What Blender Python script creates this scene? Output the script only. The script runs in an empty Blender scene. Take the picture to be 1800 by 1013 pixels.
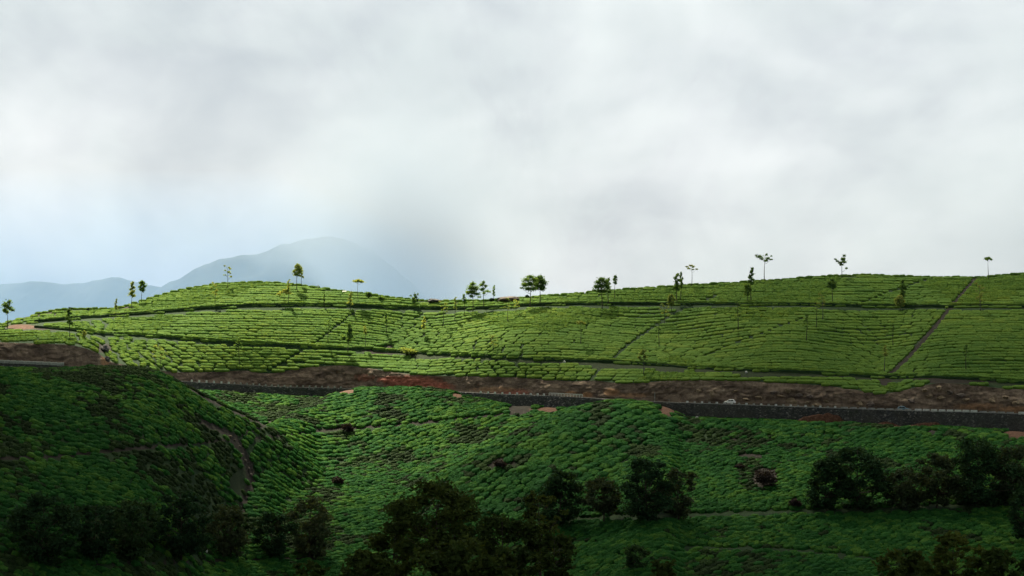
import bpy, bmesh, math, random
import numpy as np
from mathutils import Vector, Matrix, Euler, noise

random.seed(7)
rng = np.random.default_rng(7)
sc = bpy.context.scene
COL = sc.collection
R = math.radians

# ------------------------------------------------------------------ camera
HY, F = 540.0, 3500.0            # horizon row and focal length, in pixels of the 1800 px wide photograph
cam_d = bpy.data.cameras.new('camera')
cam_d.sensor_width = 36.0
cam_d.lens = 70.0
cam_d.shift_y = (HY - 506.5) / 1800.0
cam_d.clip_start = 1.0
cam_d.clip_end = 40000.0
cam = bpy.data.objects.new('camera', cam_d)
cam.location = (0, 0, 0)
cam.rotation_euler = (R(90), 0, 0)
COL.objects.link(cam)
sc.camera = cam

# ------------------------------------------------------------------ light
SUN_EL, SUN_AZ = R(50), R(-18)     # azimuth measured from +Y (view direction) towards +X
SUN_STRENGTH = 5.0
SKY_STRENGTH = 0.1
EXPOSURE = 1.3
sun_dir = Vector((math.cos(SUN_EL) * math.sin(SUN_AZ), math.cos(SUN_EL) * math.cos(SUN_AZ), math.sin(SUN_EL)))
sd = bpy.data.lights.new('sun', 'SUN')
sd.energy = SUN_STRENGTH
sd.angle = R(1.5)
sd.color = (1.0, 0.92, 0.68)
so = bpy.data.objects.new('sun', sd)
so.rotation_euler = (-sun_dir).to_track_quat('-Z', 'Y').to_euler()
so.location = (0, 300, 900)
COL.objects.link(so)

world = bpy.data.worlds.new('World')
sc.world = world
world.use_nodes = True
wn, wl = world.node_tree.nodes, world.node_tree.links
wn.clear()
w_out = wn.new('ShaderNodeOutputWorld')
w_bg = wn.new('ShaderNodeBackground')
w_bg.inputs['Strength'].default_value = SKY_STRENGTH
sky = wn.new('ShaderNodeTexSky')
sky.sky_type = 'NISHITA'
sky.sun_disc = False
sky.sun_elevation = SUN_EL
sky.sun_rotation = SUN_AZ
sky.air_density = 1.0
sky.dust_density = 2.0
w_tc = wn.new('ShaderNodeTexCoord')


def wnoise(loc, scale, detail, rough, distort=0.0):
    mp = wn.new('ShaderNodeMapping')
    mp.inputs['Location'].default_value = loc
    mp.inputs['Scale'].default_value = scale
    wl.new(w_tc.outputs['Generated'], mp.inputs['Vector'])
    nz = wn.new('ShaderNodeTexNoise')
    nz.inputs['Scale'].default_value = 1.0
    nz.inputs['Detail'].default_value = detail
    nz.inputs['Roughness'].default_value = rough
    nz.inputs['Distortion'].default_value = distort
    wl.new(mp.outputs['Vector'], nz.inputs['Vector'])
    return nz.outputs['Fac']


def wmath(op, a, b):
    m = wn.new('ShaderNodeMath')
    m.operation = op
    for k, v in enumerate((a, b)):
        if isinstance(v, (int, float)):
            m.inputs[k].default_value = v
        else:
            wl.new(v, m.inputs[k])
    return m.outputs[0]


n_big = wnoise((3.1, 0.2, 1.25), (5.5, 5.5, 8.5), 4.0, 0.5, 0.6)
n_puff = wnoise((1.7, 4.2, 0.4), (16.0, 16.0, 24.0), 6.0, 0.55, 0.3)
n_mix = wmath('ADD', wmath('MULTIPLY', n_big, 0.72), wmath('MULTIPLY', n_puff, 0.28))
w_ramp = wn.new('ShaderNodeValToRGB')
cr = w_ramp.color_ramp
cr.interpolation = 'B_SPLINE'
cr.elements[0].position = 0.36
cr.elements[0].color = (0.182, 0.205, 0.230, 1)
cr.elements[1].position = 0.64
cr.elements[1].color = (0.362, 0.374, 0.386, 1)
e = cr.elements.new(0.5)
e.color = (0.264, 0.282, 0.300, 1)
wl.new(n_mix, w_ramp.inputs['Fac'])
w_gain = wn.new('ShaderNodeVectorMath')
w_gain.operation = 'SCALE'
w_gain.inputs['Scale'].default_value = 1.0 / SKY_STRENGTH
wl.new(w_ramp.outputs['Color'], w_gain.inputs[0])
w_mix = wn.new('ShaderNodeMix')
w_mix.data_type = 'RGBA'
w_mix.inputs['Factor'].default_value = 0.97        # a closed deck of cloud lets little of the blue sky through
wl.new(sky.outputs['Color'], w_mix.inputs['A'])
wl.new(w_gain.outputs['Vector'], w_mix.inputs['B'])
wl.new(w_mix.outputs['Result'], w_bg.inputs['Color'])
wl.new(w_bg.outputs['Background'], w_out.inputs['Surface'])

sc.view_settings.view_transform = 'Standard'
sc.view_settings.look = 'None'
sc.view_settings.exposure = EXPOSURE
sc.view_settings.gamma = 1.0
sc.view_settings.use_curve_mapping = False
sc.render.engine = 'CYCLES'
sc.cycles.use_denoising = True
sc.cycles.max_bounces = 6
sc.cycles.diffuse_bounces = 3
sc.cycles.transmission_bounces = 3
sc.cycles.volume_bounces = 5
sc.cycles.transparent_max_bounces = 16


# ------------------------------------------------------------------ helpers
def link(o, parent=None):
    COL.objects.link(o)
    if parent is not None:
        o.parent = parent
    return o


def tag(o, label=None, cat=None, group=None, kind=None):
    if label:
        o['label'] = label
    if cat:
        o['category'] = cat
    if group:
        o['group'] = group
    if kind:
        o['kind'] = kind
    return o


def empty(name, loc, rz=0.0):
    o = bpy.data.objects.new(name, None)
    o.location = loc
    o.rotation_euler = (0, 0, rz)
    o.empty_display_size = 0.5
    return link(o)


class MB:
    """collects verts and faces, then links them as one mesh object"""

    def __init__(self):
        self.v, self.f, self.m = [], [], []

    def add(self, vs, fs, mi=0):
        k = len(self.v)
        self.v.extend(vs)
        for f in fs:
            self.f.append(tuple(i + k for i in f))
            self.m.append(mi)

    def box(self, c, s, rz=0.0, mi=0, taper=1.0):
        x, y, z = s[0] / 2, s[1] / 2, s[2] / 2
        ca, sa = math.cos(rz), math.sin(rz)
        vs = []
        for dz, t in ((-z, 1.0), (z, taper)):
            for dx, dy in ((-x, -y), (x, -y), (x, y), (-x, y)):
                dx, dy = dx * t, dy * t
                vs.append((c[0] + dx * ca - dy * sa, c[1] + dx * sa + dy * ca, c[2] + dz))
        self.add(vs, [(3, 2, 1, 0), (4, 5, 6, 7), (0, 1, 5, 4), (1, 2, 6, 5), (2, 3, 7, 6), (3, 0, 4, 7)], mi)

    def tube(self, pts, rad, seg=6, mi=0):
        pts = [Vector(p) for p in pts]
        n = len(pts)
        vs = []
        for i, p in enumerate(pts):
            d = (pts[min(i + 1, n - 1)] - pts[max(i - 1, 0)])
            d.normalize()
            a = d.cross(Vector((0.31, 0.95, 0.05)))
            if a.length < 1e-3:
                a = d.cross(Vector((1, 0, 0)))
            a.normalize()
            b = d.cross(a)
            for k in range(seg):
                t = 2 * math.pi * k / seg
                vs.append(tuple(p + (a * math.cos(t) + b * math.sin(t)) * rad[i]))
        fs = []
        for i in range(n - 1):
            for k in range(seg):
                k2 = (k + 1) % seg
                fs.append((i * seg + k, i * seg + k2, (i + 1) * seg + k2, (i + 1) * seg + k))
        fs.append(tuple(range(seg))[::-1])
        fs.append(tuple((n - 1) * seg + k for k in range(seg)))
        self.add(vs, fs, mi)

    def mesh(self, name, mats, smooth=False):
        me = bpy.data.meshes.new(name)
        me.from_pydata(self.v, [], self.f)
        for m in (mats if isinstance(mats, (list, tuple)) else [mats]):
            me.materials.append(m)
        me.polygons.foreach_set('material_index', self.m)
        if smooth:
            me.polygons.foreach_set('use_smooth', [True] * len(me.polygons))
        me.update()
        return me

    def build(self, name, mats, parent=None, smooth=False, loc=None):
        o = bpy.data.objects.new(name, self.mesh(name, mats, smooth))
        if loc is not None:
            o.location = loc
        return link(o, parent)


def lerp_curve(pts):
    a = np.array(pts, float)
    xs = a[:, 0]

    def f(x, k=1):
        return np.interp(x, xs, a[:, k])
    return f


def smooth_curve(pts, step=4.0, width=14.0):
    """polyline through pts, smoothed a little; returns f(x, k)"""
    a = np.array(pts, float)
    xs = np.arange(a[0, 0], a[-1, 0] + step, step)
    n = int(3 * width / step)
    ker = np.exp(-0.5 * (np.arange(-n, n + 1) * step / width) ** 2)
    ker /= ker.sum()
    cols = []
    for k in range(1, a.shape[1]):
        y = np.interp(xs, a[:, 0], a[:, k])
        yp = np.concatenate([np.full(n, y[0]), y, np.full(n, y[-1])])
        cols.append(np.convolve(yp, ker, 'valid'))

    def f(x, k=1):
        return np.interp(x, xs, cols[k - 1])
    return f


def P3(px, py, Y):
    return ((px - 900.0) * Y / F, Y, (HY - py) * Y / F)


_NT = rng.random((64, 64, 64))


def vnoise(x, y, z=0.0):
    """value noise on numpy arrays, 0..1"""
    x = np.asarray(x, float)
    y = np.asarray(y, float)
    z = np.asarray(z, float) + 0 * x
    xi, yi, zi = np.floor(x).astype(int), np.floor(y).astype(int), np.floor(z).astype(int)
    fx, fy, fz = x - xi, y - yi, z - zi
    fx, fy, fz = fx * fx * (3 - 2 * fx), fy * fy * (3 - 2 * fy), fz * fz * (3 - 2 * fz)
    r = 0.0
    for dx in (0, 1):
        for dy in (0, 1):
            for dz in (0, 1):
                w = (fx if dx else 1 - fx) * (fy if dy else 1 - fy) * (fz if dz else 1 - fz)
                r = r + w * _NT[(xi + dx) & 63, (yi + dy) & 63, (zi + dz) & 63]
    return r


def fbm(x, y, z=0.0, oct=4):
    r, a, t = 0.0, 1.0, 0.0
    for k in range(oct):
        r = r + a * vnoise(np.asarray(x) * 2 ** k + 17 * k, np.asarray(y) * 2 ** k + 5 * k, np.asarray(z) * 2 ** k)
        t += a
        a *= 0.5
    return r / t


# ------------------------------------------------------------------ materials
def nodemat(name):
    m = bpy.data.materials.new(name)
    m.use_nodes = True
    nt = m.node_tree
    nt.nodes.clear()
    out = nt.nodes.new('ShaderNodeOutputMaterial')
    return m, nt, out


class N:
    """terse node building"""

    def __init__(self, nt):
        self.nt = nt

    def new(self, t, **kw):
        n = self.nt.nodes.new(t)
        for k, v in kw.items():
            setattr(n, k, v)
        return n

    def put(self, sock, v):
        if isinstance(v, bpy.types.NodeSocket):
            self.nt.links.new(v, sock)
        else:
            sock.default_value = v

    def noise(self, vec, scale, detail=4.0, rough=0.55, dist=0.0):
        n = self.new('ShaderNodeTexNoise')
        self.put(n.inputs['Vector'], vec)
        n.inputs['Scale'].default_value = scale
        n.inputs['Detail'].default_value = detail
        n.inputs['Roughness'].default_value = rough
        n.inputs['Distortion'].default_value = dist
        return n.outputs['Fac']

    def ramp(self, fac, stops, interp='LINEAR'):
        n = self.new('ShaderNodeValToRGB')
        c = n.color_ramp
        c.interpolation = interp
        while len(c.elements) < len(stops):
            c.elements.new(0.5)
        for el, (p, col) in zip(c.elements, stops):
            el.position = p
            el.color = (*col, 1) if len(col) == 3 else col
        self.put(n.inputs['Fac'], fac)
        return n.outputs['Color']

    def mix(self, fac, a, b, blend='MIX'):
        n = self.new('ShaderNodeMix', data_type='RGBA', blend_type=blend)
        self.put(n.inputs['Factor'], fac)
        for s, v in (('A', a), ('B', b)):
            if isinstance(v, tuple):
                v = (*v, 1) if len(v) == 3 else v
            self.put(n.inputs[s], v)
        return n.outputs['Result']

    def math(self, op, a, b=0.0, clamp=False):
        n = self.new('ShaderNodeMath', operation=op, use_clamp=clamp)
        self.put(n.inputs[0], a)
        self.put(n.inputs[1], b)
        return n.outputs[0]

    def attr(self, name):
        return self.new('ShaderNodeAttribute', attribute_name=name).outputs['Fac']

    def pos(self):
        return self.new('ShaderNodeNewGeometry').outputs['Position']

    def obj(self):
        return self.new('ShaderNodeTexCoord').outputs['Object']

    def scale(self, vec, s):
        n = self.new('ShaderNodeMapping')
        self.put(n.inputs['Vector'], vec)
        n.inputs['Scale'].default_value = s
        return n.outputs['Vector']

    def bump(self, h, strength, dist):
        n = self.new('ShaderNodeBump')
        n.inputs['Strength'].default_value = strength
        n.inputs['Distance'].default_value = dist
        self.put(n.inputs['Height'], h)
        return n.outputs['Normal']

    def principled(self, col, rough=0.8, normal=None, spec=0.3, metal=0.0):
        n = self.new('ShaderNodeBsdfPrincipled')
        self.put(n.inputs['Base Color'], (*col, 1) if isinstance(col, tuple) and len(col) == 3 else col)
        self.put(n.inputs['Roughness'], rough)
        n.inputs['Specular IOR Level'].default_value = spec
        n.inputs['Metallic'].default_value = metal
        if normal is not None:
            self.put(n.inputs['Normal'], normal)
        return n

    def finish(self, out, sh):
        self.nt.links.new(sh.outputs[0], out.inputs['Surface'])


def leaf_material(name, dark, mid, light, trans=0.3, patch=0.02, fine=3.0, bump=0.0, rw=0.22):
    """foliage: colour varies from plant to plant, over the slope and from leaf to leaf"""
    m, nt, out = nodemat(name)
    g = N(nt)
    pos = g.pos()
    rnd = g.new('ShaderNodeObjectInfo').outputs['Random']
    a = g.noise(pos, patch, 3.0)
    b = g.noise(pos, fine, 3.0, 0.65)
    f = g.math('ADD', g.math('MULTIPLY', a, 0.45), g.math('ADD', g.math('MULTIPLY', rnd, rw), g.math('MULTIPLY', b, 0.38)))
    col = g.ramp(f, [(0.30, dark), (0.52, mid), (0.74, light)])
    nrm = g.bump(b, bump, 0.25) if bump else None
    p = g.principled(col, 0.7, nrm, 0.02)
    t = g.new('ShaderNodeBsdfTranslucent')
    tc = g.mix(1.0, col, (1.45, 1.12, 0.42), 'MULTIPLY')
    nt.links.new(tc, t.inputs['Color'])
    mx = g.new('ShaderNodeMixShader')
    mx.inputs['Fac'].default_value = trans
    nt.links.new(p.outputs[0], mx.inputs[1])
    nt.links.new(t.outputs[0], mx.inputs[2])
    nt.links.new(mx.outputs[0], out.inputs['Surface'])
    return m


M = {}
M['tea_upper'] = leaf_material('tea_leaf_sunlit_tone', (0.088, 0.195, 0.046), (0.165, 0.290, 0.058), (0.320, 0.400, 0.070), 0.42, 0.014, 1.6, 0.8, 0.14)  # sunlight on the upper hill is put into a brighter, yellower leaf colour
M['tea_lower'] = leaf_material('tea_leaf_shaded_tone', (0.014, 0.066, 0.021), (0.032, 0.128, 0.029), (0.125, 0.250, 0.040), 0.30, 0.02, 1.4, 0.9, 0.20)  # same plant, with the cloud shade put into a darker leaf colour
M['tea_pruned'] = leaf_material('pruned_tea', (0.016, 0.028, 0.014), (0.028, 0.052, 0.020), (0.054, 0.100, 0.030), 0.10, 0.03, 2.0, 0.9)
M['leaf_green'] = leaf_material('shade_tree_leaf', (0.070, 0.150, 0.070), (0.110, 0.220, 0.085), (0.160, 0.280, 0.095), 0.55, 0.3, 1.5)
M['leaf_pale'] = leaf_material('young_tree_leaf', (0.150, 0.240, 0.110), (0.220, 0.310, 0.125), (0.300, 0.370, 0.130), 0.55, 0.3, 1.5)
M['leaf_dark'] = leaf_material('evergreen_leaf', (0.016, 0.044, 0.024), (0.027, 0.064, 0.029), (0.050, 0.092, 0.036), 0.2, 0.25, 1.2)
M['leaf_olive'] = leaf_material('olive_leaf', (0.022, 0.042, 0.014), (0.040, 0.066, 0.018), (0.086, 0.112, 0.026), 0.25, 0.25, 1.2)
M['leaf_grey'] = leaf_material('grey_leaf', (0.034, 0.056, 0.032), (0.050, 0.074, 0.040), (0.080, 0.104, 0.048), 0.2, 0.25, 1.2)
M['leaf_dry'] = leaf_material('dry_leaf', (0.030, 0.024, 0.026), (0.045, 0.036, 0.036), (0.070, 0.058, 0.050), 0.1, 0.4, 1.5)


def simple(name, c1, c2, scale, rough=0.85, bump=0.0, spec=0.3, metal=0.0, coords='obj'):
    m, nt, out = nodemat(name)
    g = N(nt)
    v = g.obj() if coords == 'obj' else g.pos()
    n = g.noise(v, scale, 5.0, 0.6)
    col = g.ramp(n, [(0.32, c1), (0.68, c2)])
    nr = g.bump(n, bump, 0.2) if bump else None
    g.finish(out, g.principled(col, rough, nr, spec, metal))
    return m


M['bark'] = simple('bark', (0.030, 0.024, 0.018), (0.075, 0.062, 0.048), 2.0, 0.9, 0.5)
M['bark_pale'] = simple('pale_bark', (0.055, 0.050, 0.042), (0.120, 0.110, 0.095), 2.0, 0.9, 0.5)
M['rock_dark'] = simple('dark_rock', (0.030, 0.030, 0.034), (0.100, 0.095, 0.098), 0.9, 0.9, 0.8)
M['rock_brown'] = simple('brown_rock', (0.060, 0.048, 0.042), (0.150, 0.120, 0.105), 0.7, 0.9, 0.8)
M['rock_ochre'] = simple('ochre_rock', (0.120, 0.088, 0.055), (0.300, 0.230, 0.155), 1.1, 0.9, 0.8)
M['whitewash'] = simple('whitewash', (0.42, 0.43, 0.43), (0.72, 0.73, 0.72), 2.5, 0.8, 0.2)
M['concrete'] = simple('concrete', (0.20, 0.20, 0.20), (0.38, 0.38, 0.37), 1.5, 0.85, 0.3)
M['car_white'] = simple('white_car_paint', (0.74, 0.75, 0.76), (0.80, 0.81, 0.82), 0.5, 0.25, 0.0, 0.5)
M['car_teal'] = simple('blue_grey_car_paint', (0.10, 0.18, 0.23), (0.13, 0.22, 0.28), 0.5, 0.25, 0.0, 0.5)
M['car_glass'] = simple('car_glass', (0.012, 0.015, 0.018), (0.02, 0.024, 0.028), 0.5, 0.06, 0.0, 0.6)
M['rubber'] = simple('rubber', (0.015, 0.015, 0.015), (0.03, 0.03, 0.03), 4.0, 0.8)
M['chrome'] = simple('wheel_metal', (0.35, 0.35, 0.36), (0.5, 0.5, 0.5), 4.0, 0.35, 0.0, 0.5, 0.8)
M['lamp'] = simple('lamp_lens', (0.5, 0.5, 0.5), (0.7, 0.7, 0.7), 4.0, 0.15, 0.0, 0.6)
M['lamp_red'] = simple('red_lens', (0.35, 0.02, 0.02), (0.45, 0.03, 0.03), 4.0, 0.2, 0.0, 0.6)
M['blue_plastic'] = simple('blue_plastic', (0.02, 0.13, 0.42), (0.03, 0.20, 0.55), 1.0, 0.5, 0.0)
M['feather'] = simple('dark_feather', (0.03, 0.03, 0.03), (0.06, 0.06, 0.06), 5.0, 0.8)
M['roof_white'] = simple('white_sheet_roof', (0.30, 0.30, 0.30), (0.45, 0.45, 0.44), 1.0, 0.6)
M['wall_pink'] = simple('pink_plaster', (0.32, 0.18, 0.15), (0.42, 0.25, 0.2), 1.0, 0.85)
M['asphalt'] = simple('asphalt', (0.040, 0.040, 0.042), (0.070, 0.069, 0.068), 0.8, 0.9, 0.2, coords='pos')


def ground_material():
    """dark humus between the bushes; attributes say where red laterite, trodden earth and grass lie"""
    m, nt, out = nodemat('plantation_soil')
    g = N(nt)
    pos = g.pos()
    n1 = g.noise(pos, 0.35, 6.0, 0.65)
    n2 = g.noise(pos, 1.6, 5.0, 0.65)
    base = g.ramp(n1, [(0.3, (0.013, 0.030, 0.013)), (0.55, (0.022, 0.048, 0.017)), (0.75, (0.032, 0.050, 0.021))])
    earth = g.ramp(n2, [(0.3, (0.014, 0.014, 0.012)), (0.7, (0.044, 0.036, 0.030))])
    grass = g.ramp(n2, [(0.3, (0.018, 0.030, 0.014)), (0.7, (0.036, 0.052, 0.024))])
    red = g.ramp(n2, [(0.28, (0.050, 0.026, 0.018)), (0.5, (0.105, 0.050, 0.033)), (0.74, (0.20, 0.120, 0.085))])

    def edge(a):
        return g.math('MULTIPLY', g.math('SUBTRACT', g.math('ADD', g.attr(a), g.math('MULTIPLY', n2, 0.5)), 0.55), 3.0, True)
    c = g.mix(edge('grass'), base, grass)
    c = g.mix(edge('earth'), c, earth)
    er = g.math('MULTIPLY', g.math('SUBTRACT', g.math('ADD', g.attr('red'), g.math('MULTIPLY', g.math('ADD', n1, n2), 0.75)), 1.22), 2.2, True)
    c = g.mix(er, c, red)
    g.finish(out, g.principled(c, 0.95, g.bump(n2, 0.6, 0.3), 0.15))
    return m


M['soil'] = ground_material()


def bank_material():
    m, nt, out = nodemat('cut_earth')
    g = N(nt)
    pos = g.pos()
    sv = g.scale(pos, (0.10, 0.10, 0.34))
    n1 = g.noise(sv, 1.0, 6.0, 0.68, 0.8)
    n2 = g.noise(pos, 0.9, 6.0, 0.7)
    streak = g.noise(g.scale(pos, (0.75, 0.75, 0.16)), 1.0, 5.0, 0.65)
    c = g.ramp(n1, [(0.26, (0.028, 0.022, 0.020)), (0.41, (0.105, 0.076, 0.060)), (0.55, (0.210, 0.155, 0.118)), (0.72, (0.400, 0.310, 0.230))])
    c = g.mix(g.ramp(streak, [(0.45, (0, 0, 0)), (0.75, (0.75, 0.75, 0.75))]), c, (0.050, 0.042, 0.034))
    moss = g.ramp(n2, [(0.56, (0, 0, 0)), (0.74, (0.7, 0.7, 0.7))])
    c = g.mix(moss, c, (0.070, 0.075, 0.040))
    red = g.math('MULTIPLY', g.math('SUBTRACT', g.math('ADD', g.math('MULTIPLY', g.attr('red'), .8), g.math('ADD', g.math('MULTIPLY', n2, 0.8), g.math('MULTIPLY', streak, 0.6))), 0.80), 2.2, True)
    rc = g.ramp(n2, [(0.3, (0.17, 0.055, 0.040)), (0.7, (0.38, 0.140, 0.100))])
    c = g.mix(red, c, rc)
    org = g.math('MULTIPLY', g.math('SUBTRACT', g.math('ADD', g.attr('orange'), g.math('MULTIPLY', n2, 0.9)), 0.75), 2.2, True)
    c = g.mix(org, c, g.ramp(n2, [(0.3, (0.20, 0.105, 0.055)), (0.7, (0.36, 0.215, 0.125))]))
    h = g.math('ADD', g.math('MULTIPLY', n1, 0.7), g.math('MULTIPLY', n2, 0.5))
    g.finish(out, g.principled(c, 0.95, g.bump(h, 0.9, 0.9), 0.15))
    return m


M['bank'] = bank_material()


def wall_material():
    m, nt, out = nodemat('rubble_masonry')
    g = N(nt)
    pos = g.pos()
    v = g.new('ShaderNodeTexVoronoi', feature='F1')
    g.put(v.inputs['Vector'], g.scale(pos, (1.9, 0.5, 2.6)))
    v.inputs['Scale'].default_value = 1.0
    d = g.new('ShaderNodeTexVoronoi', feature='DISTANCE_TO_EDGE')
    g.put(d.inputs['Vector'], g.scale(pos, (1.9, 0.5, 2.6)))
    d.inputs['Scale'].default_value = 1.0
    n = g.noise(pos, 0.5, 5.0, 0.65)
    tone = g.new('ShaderNodeSeparateColor')
    nt.links.new(v.outputs['Color'], tone.inputs[0])
    c = g.ramp(tone.outputs[0], [(0.0, (0.034, 0.038, 0.044)), (0.6, (0.072, 0.077, 0.084)), (0.88, (0.14, 0.14, 0.136)), (1.0, (0.30, 0.29, 0.27))])
    c = g.mix(g.ramp(n, [(0.42, (0, 0, 0)), (0.7, (0.7, 0.7, 0.7))]), c, (0.032, 0.036, 0.030))
    st = g.noise(g.scale(pos, (.10, .10, .05)), 1.0, 4.0, .6)
    c = g.mix(g.ramp(st, [(0.40, (0, 0, 0)), (0.62, (.65, .65, .65))]), c, (0.085, 0.082, 0.075))
    weeds = g.noise(g.scale(pos, (.35, .35, .25)), 1.0, 5.0, .7)
    c = g.mix(g.ramp(weeds, [(0.60, (0, 0, 0)), (0.70, (.8, .8, .8))]), c, (0.030, 0.048, 0.022))
    joint = g.ramp(d.outputs['Distance'], [(0.0, (1, 1, 1)), (0.09, (0, 0, 0))])
    c = g.mix(g.mix(0.75, (0, 0, 0), joint), c, (0.025, 0.024, 0.023))
    g.finish(out, g.principled(c, 0.9, g.bump(d.outputs['Distance'], 0.8, 0.4), 0.2))
    return m


M['masonry'] = wall_material()
M['mountain'] = simple('forest_slope', (0.010, 0.017, 0.013), (0.028, 0.036, 0.024), 0.012, 0.95, coords='pos')
M['plain'] = simple('far_fields', (0.03, 0.045, 0.02), (0.06, 0.08, 0.035), 0.004, 0.95, coords='pos')


def volume_material(name, col, density, aniso=0.0):
    m, nt, out = nodemat(name)
    p = nt.nodes.new('ShaderNodeVolumePrincipled')
    p.inputs['Color'].default_value = (*col, 1)
    p.inputs['Density'].default_value = density
    p.inputs['Anisotropy'].default_value = aniso
    nt.links.new(p.outputs['Volume'], out.inputs['Volume'])
    return m


# ------------------------------------------------------------------ terrain curves (pixel column, pixel row, distance)
road_c = smooth_curve([(-900, 590, 520), (-400, 612, 575), (-200, 628, 605), (0, 640, 630), (110, 644, 644), (160, 650, 653), (200, 657, 665), (250, 665, 685),
                       (300, 670, 704), (340, 673, 715), (420, 677, 730), (480, 681, 737), (600, 684, 741), (700, 687, 739), (800, 690, 732),
                       (870, 694, 720), (960, 697, 704), (1020, 700, 694), (1100, 705, 683), (1200, 710, 672), (1290, 713, 665), (1400, 717, 659),
                       (1540, 722, 652), (1600, 724, 649), (1720, 727, 645), (1800, 730, 641), (2100, 741, 630), (2800, 765, 605)], 4, 18)
bank_c = smooth_curve([(-900, 545), (-400, 585), (-100, 600), (0, 602), (60, 604), (120, 606), (150, 612), (175, 622), (192, 636), (250, 648), (310, 655), (360, 655), (400, 653), (430, 651),
                       (455, 656), (480, 657), (510, 651), (550, 645), (600, 642), (640, 646), (700, 656), (760, 661), (820, 662), (900, 663), (960, 668),
                       (1010, 671), (1040, 669), (1080, 673), (1130, 673), (1180, 669), (1250, 668), (1330, 671), (1400, 675), (1450, 678), (1500, 685),
                       (1545, 694), (1580, 689), (1610, 681), (1650, 673), (1700, 676), (1760, 683), (1800, 685), (2100, 692), (2800, 715)], 3, 6)
ridge_c = smooth_curve([(-900, 590, 700), (-200, 585, 740), (-60, 576, 752), (0, 570, 758), (30, 560, 762), (60, 555, 765), (90, 549, 768), (122, 545, 772), (160, 545, 776),
                        (200, 546, 782), (225, 539, 786), (260, 528, 792), (300, 516, 798), (350, 506, 805), (400, 500, 810), (440, 498, 813), (480, 499, 815),
                        (520, 503, 815), (560, 508, 815), (600, 514, 815), (640, 518, 813), (680, 525, 810), (720, 529, 808), (760, 531, 806), (800, 532, 805),
                        (840, 531, 805), (880, 529, 805), (920, 525, 804), (960, 522, 803), (1000, 520, 802), (1050, 515, 800), (1100, 511, 797), (1150, 508, 795),
                        (1200, 504, 792), (1300, 499, 787), (1400, 492, 781), (1440, 489, 779), (1480, 487, 777), (1530, 486, 775), (1580, 488, 773), (1650, 490, 769),
                        (1720, 490, 765), (1760, 487, 763), (1800, 483, 760), (1900, 474, 755), (2100, 462, 750), (2800, 450, 740)], 4, 10)
ROAD_W = 8.5


def bank_Y(px):
    """the cut bank leans back, so its top edge lies a few metres behind the inner edge of the road"""
    zr = (HY - road_c(px)) * road_c(px, 2) / F
    zb = (HY - bank_c(px)) * (road_c(px, 2) + ROAD_W) / F
    return road_c(px, 2) + ROAD_W + 0.55 * np.maximum(zb - zr, 0.5)


def upper_Y(px, v):
    """distance of the upper hillside at column px, v = 0 at the cut bank, 1 on the ridge"""
    Yb, Yr = bank_Y(px), ridge_c(px, 2)
    y = Yb + (Yr - Yb) * (0.84 * v + 0.16 * v ** 4)
    s = np.sin(np.pi * np.clip(v, 0, 1))
    lo = v * (1 - v) ** 1.4 * 3.0
    b = 13 * np.exp(-((px - 935) / 125.0) ** 2) * s + 13 * np.exp(-((px - 1370) / 110.0) ** 2) * lo
    b += 7 * np.exp(-((px - 1760) / 130.0) ** 2) * s + 8 * np.exp(-((px - 420) / 170.0) ** 2) * s
    b -= 9 * np.exp(-((px - 690) / 75.0) ** 2) * s + 8 * np.exp(-((px - 1560) / 70.0) ** 2) * s + 5 * np.exp(-((px - 1190) / 80.0) ** 2) * s
    return y - b


def upper_pt(px, py):
    v = (bank_c(px) - py) / (bank_c(px) - ridge_c(px))
    Y = upper_Y(px, np.clip(v, 0, 1.0))
    return P3(px, py, Y)


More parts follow.
